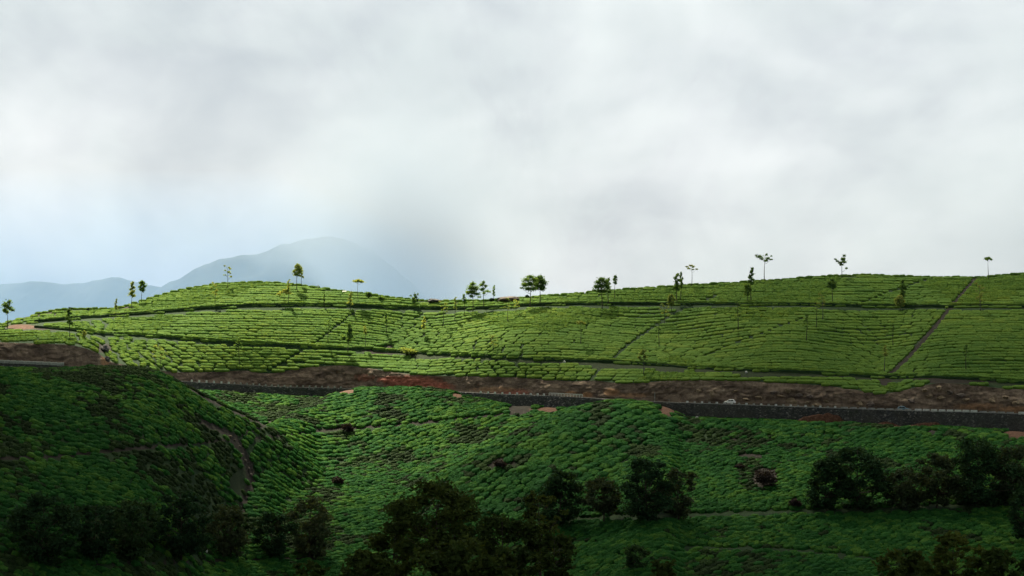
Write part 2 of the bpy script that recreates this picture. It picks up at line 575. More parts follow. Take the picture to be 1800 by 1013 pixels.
LIFT = 4.0        # the bushes on a crest stand this many rows above the soil
hills = {
    'west': (smooth_curve([(-900, 600, 460), (-200, 630, 545), (0, 644, 570), (60, 646, 577), (100, 646, 583), (150, 643, 590), (190, 640, 596), (250, 644, 604), (300, 660, 611), (350, 688, 618), (400, 713, 624), (450, 735, 630),
                           (475, 748, 633), (500, 768, 635), (550, 810, 637), (620, 880, 640), (700, 970, 640), (3000, 9000, 640)], 4, 7), lerp_curve([(0, .40), (330, .42), (400, .56), (440, .82), (480, 1.05), (600, 1.3)]), 14.0),
    'middle': (smooth_curve([(-900, 4000, 650), (100, 1100, 615), (200, 950, 618), (300, 860, 622), (350, 820, 624), (400, 788, 628), (430, 772, 638), (470, 748, 652), (480, 742, 657), (520, 722, 680), (560, 703, 700), (605, 683, 714), (640, 679, 717),
                             (700, 677, 719), (760, 679, 718), (800, 686, 714), (830, 697, 709), (880, 707, 703), (940, 720, 696), (1000, 760, 692), (1060, 830, 690),
                             (1150, 980, 690), (1300, 1300, 690), (3000, 5000, 690)], 4, 7), lerp_curve([(420, .33), (560, .42), (900, .45)]), 14.0),
    'east': (smooth_curve([(-900, 5000, 590), (600, 1200, 594), (700, 960, 600), (760, 860, 606), (790, 826, 612), (850, 791, 622), (900, 763, 630), (940, 742, 636), (1000, 717, 646), (1060, 703, 655),
                           (1110, 700, 661), (1150, 709, 662), (1185, 727, 661), (1220, 737, 661), (1300, 742, 657), (1400, 744, 652), (1600, 751, 643),
                           (1700, 756, 639), (1800, 762, 635), (2100, 780, 622), (2800, 810, 590)], 4, 7), lerp_curve([(780, .50), (1000, .43), (1500, .40)]), 12.0),
    'valley': (smooth_curve([(-900, 900, 500), (100, 800, 640), (250, 720, 690), (340, 684, 711), (450, 691, 732), (560, 697, 737), (620, 700, 737), (700, 705, 735), (800, 703, 728), (900, 710, 711),
                             (960, 714, 699), (1030, 718, 690), (1120, 708, 679), (1165, 711, 672), (1183, 716, 670), (1198, 733, 669), (1300, 737, 661), (1400, 740, 656), (1600, 747, 646), (1700, 752, 642),
                             (1800, 757, 638), (2100, 772, 627), (2800, 800, 602)], 4, 9), lerp_curve([(0, .20), (3000, .20)]), 3.0),
}
BACK = {'west': .16, 'middle': .5, 'east': .5, 'valley': 0.0}


def lower_z(px, Y):
    """height of the lower slopes: a smooth union of three spurs, the valley head and the near side of the valley"""
    px = np.asarray(px, float)
    Y = np.asarray(Y, float)
    zs = []
    for k, (c, sl, rad) in hills.items():
        py, Ys, S = c(px) + LIFT, c(px, 2), sl(px)
        z0 = (HY - py) * Ys / F
        t = Ys - Y
        tf = np.maximum(t, 0)
        z = z0 - S * (tf - rad * (1 - np.exp(-tf / rad)))
        z = z - BACK[k] * np.maximum(-t, 0)
        zs.append(z)
    near = -2.0 - 0.143 * Y - 0.35 * np.maximum(Y - 330, 0) ** 1.02
    zs.append(near)
    floor = np.full_like(zs[0], -100.0)
    zs.append(floor)
    Zs = np.stack(zs)
    k = 1.1
    mx = Zs.max(0)
    z = mx + np.log(np.exp((Zs - mx) / k).sum(0)) * k
    X = (px - 900) * Y / F
    z = z + 1.0 * (fbm(X * 0.035, Y * 0.05, 0, 3) - 0.5) + 0.5 * (fbm(X * 0.2, Y * 0.2, 3, 2) - .5)
    # keep the ground under the road and its wall
    Yf = road_c(px, 2)
    zr = (HY - road_c(px)) * Yf / F
    over = Y > Yf - 0.6
    z = np.where(over, np.minimum(z, zr - 0.6), z)
    return z


def lower_owner(px, Y):
    zs = []
    for k, (c, sl, rad) in hills.items():
        z0 = (HY - c(px) - LIFT) * c(px, 2) / F
        t = c(px, 2) - Y
        tf = np.maximum(t, 0)
        zs.append(z0 - sl(px) * (tf - rad * (1 - np.exp(-tf / rad))) - BACK[k] * np.maximum(-t, 0))
    return np.argmax(np.stack(zs), 0)


_Yscan = np.arange(150.0, 760.0, 0.5)


def lower_hit(px, py):
    """first point of the lower slopes seen through a pixel"""
    z = lower_z(np.full_like(_Yscan, px), _Yscan)
    q = HY - z * F / _Yscan
    ok = np.nonzero((q <= py) & (_Yscan > 400))[0]
    if len(ok) == 0:
        return None
    i = ok[0]
    return ((px - 900) * _Yscan[i] / F, _Yscan[i], z[i])


def ground_at(X, Y):
    return float(lower_z(np.array([900 + X * F / Y]), np.array([Y]))[0])


# paths across the slopes, in pixel columns and rows, half-width in pixels
LOWER_PATHS = [
    ([(-100, 812), (0, 806), (100, 803), (200, 792), (300, 783), (350, 778), (405, 772)], 3.3, 'earth'),
    ([(440, 772), (520, 762), (600, 753), (700, 747), (760, 741), (820, 734), (930, 724)], 2.8, 'earth'),
    ([(478, 742), (455, 752), (425, 764), (405, 770)], 3.2, 'earth'),
    ([(355, 742), (385, 754), (408, 768)], 6.0, 'earth'),
    ([(408, 768), (425, 792), (438, 820), (442, 845), (434, 870), (424, 900)], 7.5, 'earth'),
    ([(330, 682), (365, 702), (420, 728), (466, 748)], 2.4, 'earth'),
    ([(1000, 912), (1150, 906), (1300, 903), (1450, 897), (1600, 893), (1800, 885), (2000, 880)], 5.0, 'soil'),
    ([(1200, 962), (1290, 964), (1380, 966), (1450, 972), (1550, 984)], 3.6, 'soil'),
    ([(140, 992), (300, 987), (420, 984), (560, 980)], 2.4, 'earth'),
]
LOWER_BARE = [  # ellipses without bushes: x, y, half-width, half-height, soil
    (1445, 737, 46, 7, 'red'), (1560, 744, 22, 4, 'red'), (1610, 746, 50, 5, 'red'), (1795, 760, 28, 10, 'red'), (1172, 719, 17, 12, 'red'),
    (962, 720, 24, 6, 'red'), (915, 716, 25, 9, 'earth'), (605, 687, 22, 6, 'red'), (804, 695, 14, 5, 'red'), (880, 814, 20, 7, 'earth'), (1345, 838, 26, 18, 'earth'),
    (1285, 772, 10, 3, 'earth'), (1395, 880, 12, 6, 'earth'), (1640, 758, 10, 4, 'earth'), (418, 845, 14, 22, 'grass'), (1320, 800, 26, 5, 'earth'), ]
UPPER_PATHS = [
    ([(30, 576), (70, 570), (150, 563), (250, 556), (350, 547), (440, 542), (520, 541), (600, 541), (700, 545), (800, 547), (870, 546), (930, 541), (1000, 539),
      (1200, 539), (1400, 540), (1550, 543), (1660, 543), (1800, 543), (2000, 545)], 2.9, 'soil'),
    ([(10, 577), (60, 579), (120, 584), (180, 592), (250, 594), (330, 600), (420, 607), (520, 612), (600, 617), (650, 618), (690, 608)], 2.9, 'soil'),
    ([(655, 621), (700, 623), (760, 626), (850, 630), (960, 636), (1060, 640), (1140, 645), (1240, 652), (1400, 658), (1500, 664), (1560, 668), (1640, 667), (1720, 671), (1800, 677), (2000, 690)], 3.3, 'grass'),
    ([(625, 548), (560, 600), (510, 630), (470, 654)], 2.4, 'soil'),
    ([(1258, 522), (1195, 545), (1150, 575), (1100, 610), (1075, 634), (1050, 655), (1036, 672)], 2.4, 'soil'),
    ([(1718, 486), (1680, 530), (1640, 580), (1600, 625), (1560, 662)], 3.8, 'earth'),
    ([(1640, 490), (1560, 515), (1500, 540)], 1.4, 'soil'),
    ([(1425, 555), (1330, 590), (1240, 625)], 1.3, 'soil'),
    ([(470, 645), (530, 636), (600, 625), (640, 622)], 1.8, 'soil'),
    ([(1360, 545), (1300, 556)], 1.0, 'soil'),
]
UPPER_BARE = [(38, 575, 24, 4, 'red'), (85, 577, 22, 3, 'earth'), (670, 615, 26, 7, 'earth'), (760, 630, 40, 3, 'grass'), (1110, 645, 70, 5, 'grass'), (1180, 650, 30, 6, 'grass'), (1555, 672, 9, 6, 'earth'),
              (1010, 637, 60, 4, 'grass'), (1680, 669, 60, 4, 'earth'), (215, 543, 22, 2.5, 'earth'), (70, 552, 30, 3, 'earth'), (182, 612, 14, 6, 'earth'), (1400, 662, 100, 2.5, 'grass')]


def path_dist(pts, px, py):
    """distance in pixels to a polyline"""
    d = np.full(np.shape(px), 1e9)
    for (x0, y0), (x1, y1) in zip(pts[:-1], pts[1:]):
        vx, vy = x1 - x0, y1 - y0
        t = np.clip(((px - x0) * vx + (py - y0) * vy) / (vx * vx + vy * vy), 0, 1)
        d = np.minimum(d, np.hypot(px - x0 - t * vx, py - y0 - t * vy))
    return d


def bare_mask(paths, bare, px, py):
    m = np.zeros(np.shape(px), bool)
    for pts, w, _ in paths:
        m |= path_dist(pts, px, py) < w
    for x, y, a, b, _ in bare:
        m |= ((px - x) / a) ** 2 + ((py - y) / b) ** 2 < 1
    return m


def soil_attr(paths, bare, px, py, kind):
    a = np.zeros(np.shape(px))
    for pts, w, k in paths:
        if k == kind:
            a = np.maximum(a, np.clip(1.35 - path_dist(pts, px, py) / w * 0.9, 0, 1))
    for x, y, ha, hb, k in bare:
        if k == kind:
            a = np.maximum(a, np.clip(1.7 - 0.9 * np.sqrt(((px - x) / ha) ** 2 + ((py - y) / hb) ** 2), 0, 1))
    return a


def grid_object(name, X, Y, Z, mat, attrs=None, smooth=True, flip=False):
    r, c = X.shape
    v = np.stack([X, Y, Z], -1).reshape(-1, 3)
    i = np.arange(r * c).reshape(r, c)
    q = np.stack([i[:-1, :-1], i[:-1, 1:], i[1:, 1:], i[1:, :-1]], -1).reshape(-1, 4)
    if flip:
        q = q[:, ::-1]
    me = bpy.data.meshes.new(name)
    me.vertices.add(len(v))
    me.vertices.foreach_set('co', v.ravel().astype(np.float32))
    me.loops.add(q.size)
    me.loops.foreach_set('vertex_index', q.ravel().astype(np.int32))
    me.polygons.add(len(q))
    me.polygons.foreach_set('loop_start', np.arange(0, q.size, 4, dtype=np.int32))
    me.polygons.foreach_set('loop_total', np.full(len(q), 4, np.int32))
    me.update(calc_edges=True)
    me.validate()
    if smooth:
        me.polygons.foreach_set('use_smooth', [True] * len(me.polygons))
    for k, a in (attrs or {}).items():
        at = me.attributes.new(k, 'FLOAT', 'POINT')
        at.data.foreach_set('value', np.asarray(a, np.float32).ravel())
    me.materials.append(mat)
    return link(bpy.data.objects.new(name, me))


# ------------------------------------------------------------------ ground
cols = np.arange(-760, 2560, 5.0)
rows = np.concatenate([np.arange(6, 330, 9.0), np.arange(330, 500, 4.0), np.arange(500, 756, 1.1)])
PX, YY = np.meshgrid(cols, rows)
ZZ = lower_z(PX, YY)
inner = YY > road_c(PX, 2) + ROAD_W + 3
YY2 = np.where(inner, road_c(PX, 2) + ROAD_W + 3, YY)
ZZ = np.where(inner, lower_z(PX, YY2) - 3.0, ZZ)
PY = HY - ZZ * F / YY2
at = {k: soil_attr(LOWER_PATHS, LOWER_BARE, PX, PY, k) * (YY2 > 450) for k in ('earth', 'grass', 'red')}
lower = grid_object('lower_slope_ground', (PX - 900) * YY2 / F, YY2, ZZ, M['soil'], at)
tag(lower, kind='structure')

cols = np.arange(-760, 2560, 4.0)
vs = np.concatenate([np.linspace(0, 1, 70)])
PX, VV = np.meshgrid(cols, vs)
PYu = bank_c(PX) + (ridge_c(PX) - bank_c(PX)) * VV
Yu = upper_Y(PX, VV)
Xu, _, Zu = P3(PX, PYu, Yu)
back_t = np.concatenate([np.linspace(2, 30, 10), np.linspace(40, 420, 14)])
PXb, TB = np.meshgrid(cols, back_t)
Yb2 = ridge_c(PXb, 2) + TB
Zb2 = (HY - ridge_c(PXb)) * ridge_c(PXb, 2) / F - 0.42 * TB ** 2 / (TB + 22)
Xb2 = (PXb - 900) * Yb2 / F
at = {}
for k in ('earth', 'grass', 'red'):
    at[k] = np.concatenate([soil_attr(UPPER_PATHS, UPPER_BARE, PX, PYu, k), np.zeros_like(PXb)])
upper = grid_object('hillside', np.concatenate([Xu, Xb2]), np.concatenate([Yu, Yb2]), np.concatenate([Zu, Zb2]), M['soil'], at)
tag(upper, kind='structure')

hx = np.arange(-1500, 1501, 30.0)
hy = np.array([6, -4, -20, -50, -90, -140, -200, -260, -330, -420, -520.0])
HX, HYY = np.meshgrid(hx, hy)
HZ = -3.2 - np.minimum(HYY, 0) * .55 + (fbm(HX * .012, HYY * .012, 5, 4) - .5) * 26 * np.clip(-HYY / 60, 0, 1)
tag(grid_object('added_sky_blocking_hill', HX, HYY, HZ, M['plain'], flip=True), kind='structure')  # unseen hill added behind the camera to block low sky light

# valley floor and the plain far behind it
mb = MB()
mb.add([(-1690, -190, -112), (1690, -190, -112), (1690, 2990, -112), (-1690, 2990, -112)], [(0, 1, 2, 3)])
tag(mb.build('ground', M['plain']), kind='structure')
mb = MB()
mb.add([(-14000, 3010, -150), (14000, 3010, -150), (14000, 26000, -150), (-14000, 26000, -150)], [(0, 1, 2, 3)])
tag(mb.build('far_plain_ground', M['plain']), kind='structure')

# ------------------------------------------------------------------ road, wall, cut bank
xs = np.arange(-760, 2560, 4.0)
Yr0 = road_c(xs, 2)
zr0 = (HY - road_c(xs)) * Yr0 / F
rowsY = np.stack([Yr0 + 0.42, Yr0 + ROAD_W + 0.6])
PXr = np.stack([xs, xs])
road = grid_object('road', (PXr - 900) * rowsY / F, rowsY, np.stack([zr0, zr0 + 0.05]), M['asphalt'])
tag(road, kind='structure')


def wall_run(x0, x1, base, top=0.0):
    """rubble retaining wall along the outer edge of the road: battered front, flat cap"""
    x = np.arange(x0, x1 + 1, 3.0)
    Yf = road_c(x, 2)
    zt = (HY - road_c(x)) * Yf / F + top
    zb = np.minimum(np.minimum((HY - base(x)) * Yf / F, lower_z(x, Yf - 0.9)) - 1.5, zt - 0.8)
    r = []
    n = 7
    for k in range(n):
        t = k / (n - 1)
        yy = Yf - 0.55 + 0.45 * t + 0.10 * (fbm(x * 0.2, np.full_like(x, t * 9.0), 1, 3) - 0.5)
        r.append((yy, zb + (zt - zb) * t))
    r.append((Yf + 0.38, zt))
    r.append((Yf + 0.38, zt - 1.2))
    YW = np.stack([a for a, b in r])
    ZW = np.stack([b for a, b in r])
    XW = (np.stack([x] * len(r)) - 900) * YW / F
    return grid_object('retaining_wall', XW, YW, ZW, M['masonry'], smooth=False)


base_c = lerp_curve([(-900, 640), (0, 650), (150, 660), (340, 684), (450, 691), (560, 697), (620, 700), (820, 703), (900, 710), (960, 714), (1030, 718), (1185, 730), (1300, 738), (1400, 741), (1600, 748), (1700, 753), (1800, 759), (2560, 795)])
for x0, x1, lab in ((-700, 150, 'grey roadside retaining wall under the cut bank at the far left'),
                    (318, 640, 'low dark stone retaining wall above the valley between the left hills'),
                    (800, 1060, 'low stone retaining wall between the middle hill and the near right hill'),
                    (1100, 2500, 'long dark rubble retaining wall below the road and the white car')):
    tag(wall_run(x0, x1, base_c, 0.25), lab, 'retaining wall')

xs = np.arange(-760, 2560, 2.0)
nv = 26
V = np.linspace(0, 1, nv)
PXk, VK = np.meshgrid(xs, V)
Y0 = road_c(PXk, 2) + ROAD_W
Y1 = bank_Y(PXk)
z0 = (HY - road_c(PXk)) * road_c(PXk, 2) / F - 0.15
z1 = (HY - bank_c(PXk)) * Y1 / F
YK = Y0 + (Y1 - Y0) * VK ** 1.5
ZK = z0 + (z1 - z0) * VK
XK = (PXk - 900) * YK / F
env = np.sin(np.pi * np.clip(VK, 0, 1)) ** 0.6
rel = (fbm(XK * 0.16, ZK * 0.22, 0.0, 4) - 0.5) * 3.6 + (np.abs(fbm(XK * 0.45, ZK * 0.8, 5, 3) - 0.5)) * 2.6 - 0.4
YK = YK - env * rel * np.clip((z1 - z0) / 6.0, 0.15, 1.2)
PYK = HY - ZK * F / YK


def blob(x, y, a, b):
    return np.clip(1.5 - np.sqrt(((PXk - x) / a) ** 2 + ((PYK - y) / b) ** 2), 0, 1)


red = np.maximum.reduce([blob(725, 672, 45, 10), blob(765, 682, 28, 10), blob(690, 668, 22, 6), blob(640, 664, 18, 6) * .5, blob(900, 690, 30, 6) * .6])
orange = np.maximum.reduce([blob(1003, 694, 12, 7), blob(1032, 695, 10, 6), blob(1075, 690, 14, 7), blob(185, 635, 8, 14), blob(870, 685, 50, 6) * .6, blob(1110, 695, 40, 5) * .6,
                            blob(1800, 720, 70, 7) * .7, blob(1720, 715, 50, 8) * .6])
XK = (PXk - 900) * YK / F
bank = grid_object('cut_bank', XK, YK, ZK, M['bank'], {'red': red, 'orange': orange})
tag(bank, kind='structure')


def rock_mesh(name, seed, mat, sub=3, rough=0.35):
    bm = bmesh.new()
    bmesh.ops.create_icosphere(bm, subdivisions=sub, radius=1.0)
    off = Vector((seed * 3.7, seed * 1.3, seed * 0.9))
    for v in bm.verts:
        p = v.co.copy()
        n1 = noise.noise(p * 1.1 + off)
        n2 = noise.noise(p * 2.7 + off)
        n3 = noise.cell(p * 1.6 + off)
        v.co = p * (1 + rough * n1 + rough * 0.45 * n2 + 0.12 * (n3 - 0.5))
    me = bpy.data.meshes.new(name)
    bm.to_mesh(me)
    bm.free()
    me.materials.append(mat)
    return me


rock_variants = {k: [rock_mesh('rock', s + 10 * j, M[k], 2 if k == 'rock_ochre' else 3) for s in range(3)] for j, k in enumerate(('rock_ochre', 'rock_brown', 'rock_dark'))}


def bank_point(px, py):
    c = int(np.argmin(np.abs(xs - px)))
    r = int(np.argmin(np.abs(PYK[:, c] - py)))
    return XK[r, c], YK[r, c], ZK[r, c]


BANK_ROCKS = [(1360, 690, 12, 5), (1385, 688, 11, 6), (1335, 700, 14, 6), (1393, 707, 18, 11), (1424, 698, 11, 6), (1421, 708, 8, 5), (1438, 712, 20, 6), (1453, 707, 10, 4),
              (1530, 712, 14, 8), (1513, 711, 9, 7), (1650, 684, 8, 10), (1627, 686, 9, 6), (1690, 695, 16, 6), (1698, 704, 14, 5), (1745, 705, 13, 9), (1788, 709, 14, 6), (1602, 705, 10, 6),
              (1292, 689, 8, 3), (1312, 702, 10, 4), (1372, 696, 16, 4), (1405, 694, 12, 4), (1253, 694, 8, 10), (1228, 688, 9, 8), (1655, 700, 15, 5), (1670, 690, 11, 6), (1632, 697, 12, 5), (1769, 700, 12, 6)]
for i, (px, py, w, h) in enumerate(BANK_ROCKS):
    p = bank_point(px, py)
    s = p[1] / F
    o = bpy.data.objects.new('rock', rock_variants['rock_ochre' if i % 4 else 'rock_brown'][i % 3])
    o.location = p
    o.scale = (w * s * .6, 1.35, h * s * .68)
    o.rotation_euler = (random.uniform(-.3, .3), random.uniform(-.3, .3), random.uniform(-.6, .6))
    link(o, bank)


# ------------------------------------------------------------------ tea bushes
def bush_mesh(seed, mat, hedge=False):
    """one clipped bush of unit footprint: a lumpy, nearly flat plucking table on leafy flanks"""
    r = random.Random(seed)
    bm = bmesh.new()
    bmesh.ops.create_icosphere(bm, subdivisions=3, radius=1.0)
    off = Vector((seed * 5.1, seed * 2.3, 0))
    for v in bm.verts:
        p = v.co.copy()
        h = math.hypot(p.x, p.y)
        if hedge:
            x = math.copysign(abs(p.x) ** .55, p.x)
            y = math.copysign(abs(p.y) ** .75, p.y)
        elif h > 1e-6:
            k = h ** 0.62 / h
            x, y = p.x * k, p.y * k
        else:
            x, y = p.x, p.y
        z = math.copysign(abs(p.z) ** (0.45 if hedge else 0.58), p.z)
        z = max(z, -0.35)
        n = noise.noise(p * 1.6 + off) * 0.28 + noise.noise(p * 4.0 + off) * 0.26 + noise.noise(p * 9.0 + off) * 0.17
        n *= .62 if hedge else 1.0
        v.co = Vector((x * (1 + n), y * (1 + n), 0.22 + z * 0.78 * (1 + n * 1.1)))
    # shoots standing out of the table
    for k in range(150):
        a, rr = r.uniform(0, 2 * math.pi), math.sqrt(r.random()) * 0.98
        c = Vector((math.cos(a) * rr, math.sin(a) * rr, 0.22 + 0.78 * (1 - rr ** 4) ** 0.4 + r.uniform(-.05, .05)))
        u = Vector((r.uniform(-1, 1), r.uniform(-1, 1), r.uniform(-.2, .8))).normalized() * r.uniform(.08, .17)
        w = Vector((r.uniform(-1, 1), r.uniform(-1, 1), r.uniform(.1, 1))).normalized() * r.uniform(.06, .14)
        q = [bm.verts.new(c - u), bm.verts.new(c - w * .3), bm.verts.new(c + u), bm.verts.new(c + w)]
        bm.faces.new(q)
    me = bpy.data.meshes.new('tea_bush')
    bm.to_mesh(me)
    bm.free()
    me.materials.append(mat)
    me.polygons.foreach_set('use_smooth', [True] * len(me.polygons))
    return me


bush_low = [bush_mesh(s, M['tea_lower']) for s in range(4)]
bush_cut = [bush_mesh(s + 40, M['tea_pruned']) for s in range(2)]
bush_high = [bush_mesh(s + 20, M['tea_upper'], True) for s in range(4)]


def frame_euler(tx, up):
    x = Vector(tx).normalized()
    z = Vector(up)
    z = (z - x * z.dot(x)).normalized()
    y = z.cross(x)
    return Matrix((x, y, z)).transposed().to_euler()


def scatter_object(name, pts, rots, scls, var, protos):
    """one object holding all the bushes too many to be things: points with an instance each"""
    me = bpy.data.meshes.new(name)
    me.from_pydata([tuple(p) for p in pts], [], [])
    a = me.attributes.new('rot', 'FLOAT_VECTOR', 'POINT')
    a.data.foreach_set('vector', np.asarray(rots, np.float32).ravel())
    a = me.attributes.new('scl', 'FLOAT_VECTOR', 'POINT')
    a.data.foreach_set('vector', np.asarray(scls, np.float32).ravel())
    a = me.attributes.new('var', 'INT', 'POINT')
    a.data.foreach_set('value', np.asarray(var, np.int32))
    o = link(bpy.data.objects.new(name, me))
    nt = bpy.data.node_groups.new(name, 'GeometryNodeTree')
    nt.interface.new_socket('Geometry', in_out='INPUT', socket_type='NodeSocketGeometry')
    nt.interface.new_socket('Geometry', in_out='OUTPUT', socket_type='NodeSocketGeometry')
    gi, go = nt.nodes.new('NodeGroupInput'), nt.nodes.new('NodeGroupOutput')
    iop = nt.nodes.new('GeometryNodeInstanceOnPoints')
    g2i = nt.nodes.new('GeometryNodeGeometryToInstance')
    for pr in reversed(protos):
        oi = nt.nodes.new('GeometryNodeObjectInfo')
        oi.transform_space = 'ORIGINAL'
        oi.inputs['Object'].default_value = pr
        oi.inputs['As Instance'].default_value = True
        nt.links.new(oi.outputs['Geometry'], g2i.inputs[0])
    iop.inputs['Pick Instance'].default_value = True

    def named(nm, typ):
        n = nt.nodes.new('GeometryNodeInputNamedAttribute')
        n.data_type = typ
        n.inputs['Name'].default_value = nm
        return n.outputs['Attribute']
    e2r = nt.nodes.new('FunctionNodeEulerToRotation')
    nt.links.new(named('rot', 'FLOAT_VECTOR'), e2r.inputs[0])
    nt.links.new(e2r.outputs[0], iop.inputs['Rotation'])
    nt.links.new(named('scl', 'FLOAT_VECTOR'), iop.inputs['Scale'])
    nt.links.new(named('var', 'INT'), iop.inputs['Instance Index'])
    nt.links.new(gi.outputs[0], iop.inputs['Points'])
    nt.links.new(g2i.outputs[0], iop.inputs['Instance'])
    nt.links.new(iop.outputs[0], go.inputs[0])
    md = o.modifiers.new('bushes', 'NODES')
    md.node_group = nt
    return o


# rows of the upper hillside: level lines of a row coordinate that arches over the spurs
def arch(px, py):
    a = 0.00006 * np.clip(px - 420, -500, 330) ** 2 * (px < 760)
    a = a + 0.00006 * 330 ** 2 * (px >= 760) * np.clip(1 - (px - 760) / 90.0, 0, 1)
    wm = np.exp(-((py - 575) / 38.0) ** 2)
    a = a + 24 * wm * (1 - np.exp(-((px - 945) / 150.0) ** 2)) * np.exp(-((px - 945) / 260.0) ** 4)
    wr = np.exp(-((py - 612) / 34.0) ** 2)
    a = a + 20 * wr * (1 - np.exp(-((px - 1375) / 115.0) ** 2)) * np.exp(-((px - 1375) / 230.0) ** 4)
    a = a - 6 * np.exp(-((px - 1750) / 140.0) ** 2) * wr
    return a


pts, rots, scls, var = [], [], [], []
for py_level in np.arange(455.0, 720.0, 1.0):
    pass
level = 455.0
row_levels = []
while level < 720:
    row_levels.append(level)
    level += 3.6 + 1.5 * np.clip((level - 490) / 180.0, 0, 1)
tea_upper_data = []
_gx = np.arange(-330.0, 2131.0, 1.5)
for li, lv in enumerate(row_levels):
    sp = 3.6 + 1.5 * np.clip((lv - 490) / 180.0, 0, 1)
    yy = np.full_like(_gx, lv)
    for _ in range(6):
        yy = lv + arch(_gx, yy)
    yy = yy + 0.7 * np.sin(_gx * 0.031 + li * 1.7)
    ok = (yy < bank_c(_gx) - 0.8) & (yy > ridge_c(_gx) + 0.4) & ~bare_mask(UPPER_PATHS, UPPER_BARE, _gx, yy - 0.5)
    i = 0
    while i < len(_gx):
        if not ok[i]:
            i += 1
            continue
        j = i
        n_ = int(random.choice((9, 12, 16, 20, 26, 32)) / 1.5)
        while j + 1 < len(_gx) and ok[j + 1] and j - i < n_:
            j += 1
        L_ = (j - i) * 1.5
        if L_ >= 3:
            m_ = (i + j) // 2
            tea_upper_data.append((_gx[m_], yy[m_] + random.uniform(-.3, .3), L_, sp))
        i = j + 1 + (1 if random.random() < .05 else 0)
D = np.array(tea_upper_data)
x, y, L, sp = D.T


def upt(px, py):
    return np.stack(upper_pt(px, py), -1)


c = upt(x, y)
tx = upt(x + 3, y + (arch(x + 3, y) - arch(x, y))) - upt(x - 3, y - (arch(x, y) - arch(x - 3, y)))
ty = upt(x, np.maximum(y - 3, ridge_c(x))) - upt(x, np.minimum(y + 3, bank_c(x)))
sp3 = np.linalg.norm(upt(x, np.maximum(y - sp / 2, ridge_c(x) - 1)) - upt(x, np.minimum(y + sp / 2, bank_c(x) + 1)), axis=1)
sp3 = np.clip(sp3, 1.4, 6.5)
for i in range(len(x)):
    t = Vector(tx[i])
    n = t.cross(Vector(ty[i]))
    if n.z < 0:
        n = -n
    n.normalize()
    up = (n + Vector((0, 0, .12))).normalized()
    e = frame_euler(t, up)
    half = (L[i] * .5 + 1.6) * c[i][1] / F
    if sp3[i] > 3.0:      # flatter ground: two or three rows where the steep slope has one
        kk = int(math.ceil(sp3[i] / 2.3))
        dv = ty[i] / np.linalg.norm(ty[i]) * sp3[i] / kk
        for q in range(kk):
            for hh in (-.5, .5):
                pts.append(tuple(c[i] + dv * (q - (kk - 1) / 2) + tx[i] / np.linalg.norm(tx[i]) * half * hh + np.array((0, 0, -.05))))
                rots.append(tuple(e))
                scls.append((half * .52, sp3[i] / kk * random.uniform(.43, .49), random.uniform(.58, .8)))
                var.append(random.randrange(4))
        continue
    pts.append(tuple(c[i] + np.array((0, 0, -0.05))))
    rots.append(tuple(e))
    scls.append((half, sp3[i] * random.uniform(.46, .52), random.uniform(.56, .74)))
    var.append(random.randrange(4))
# the crest and the ground just behind it
for k in range(5):
    px = -330.0
    while px < 2130:
        L_ = random.uniform(9, 16)
        px += L_
        if -20 < px < 60:
            continue
        Yr_ = float(ridge_c(px, 2)) + 1.5 + k * 3.4
        tb = Yr_ - float(ridge_c(px, 2))
        zz = (HY - float(ridge_c(px))) * float(ridge_c(px, 2)) / F - 0.42 * tb ** 2 / (tb + 22)
        pts.append(((px - 900) * Yr_ / F, Yr_, zz))
        rots.append((0, 0, random.uniform(-.1, .1)))
        scls.append((L_ * Yr_ / F * .54, 1.25, random.uniform(.85, 1.2)))
        var.append(random.randrange(4))
for pth, w_, dy in ((UPPER_PATHS[0][0], 2.9, -4.0), (UPPER_PATHS[1][0], 2.9, -3.6), (UPPER_PATHS[2][0], 3.3, -4.2)):
    f_ = lerp_curve(pth)
    px = float(pth[0][0])
    while px < pth[-1][0]:
        L_ = random.uniform(12, 24)
        xc = px + L_ / 2
        px += L_
        q0, q1, q2 = (upt(np.array([xx]), np.array([f_(xx) + dy]))[0] for xx in (xc - 4, xc, xc + 4))
        if random.random() < .06 or xc < 75:
            continue
        pts.append((q1[0], q1[1] + .9, q1[2] + .45))
        rots.append(tuple(frame_euler(q2 - q0, (0, -.15, 1))))
        scls.append((L_ * q1[1] / F * .58, 1.1, random.uniform(.8, 1.05)))
        var.append(random.randrange(4))
UP = (pts, rots, scls, var)

# lower slopes: rows climbing from lower left to upper right
acc = []
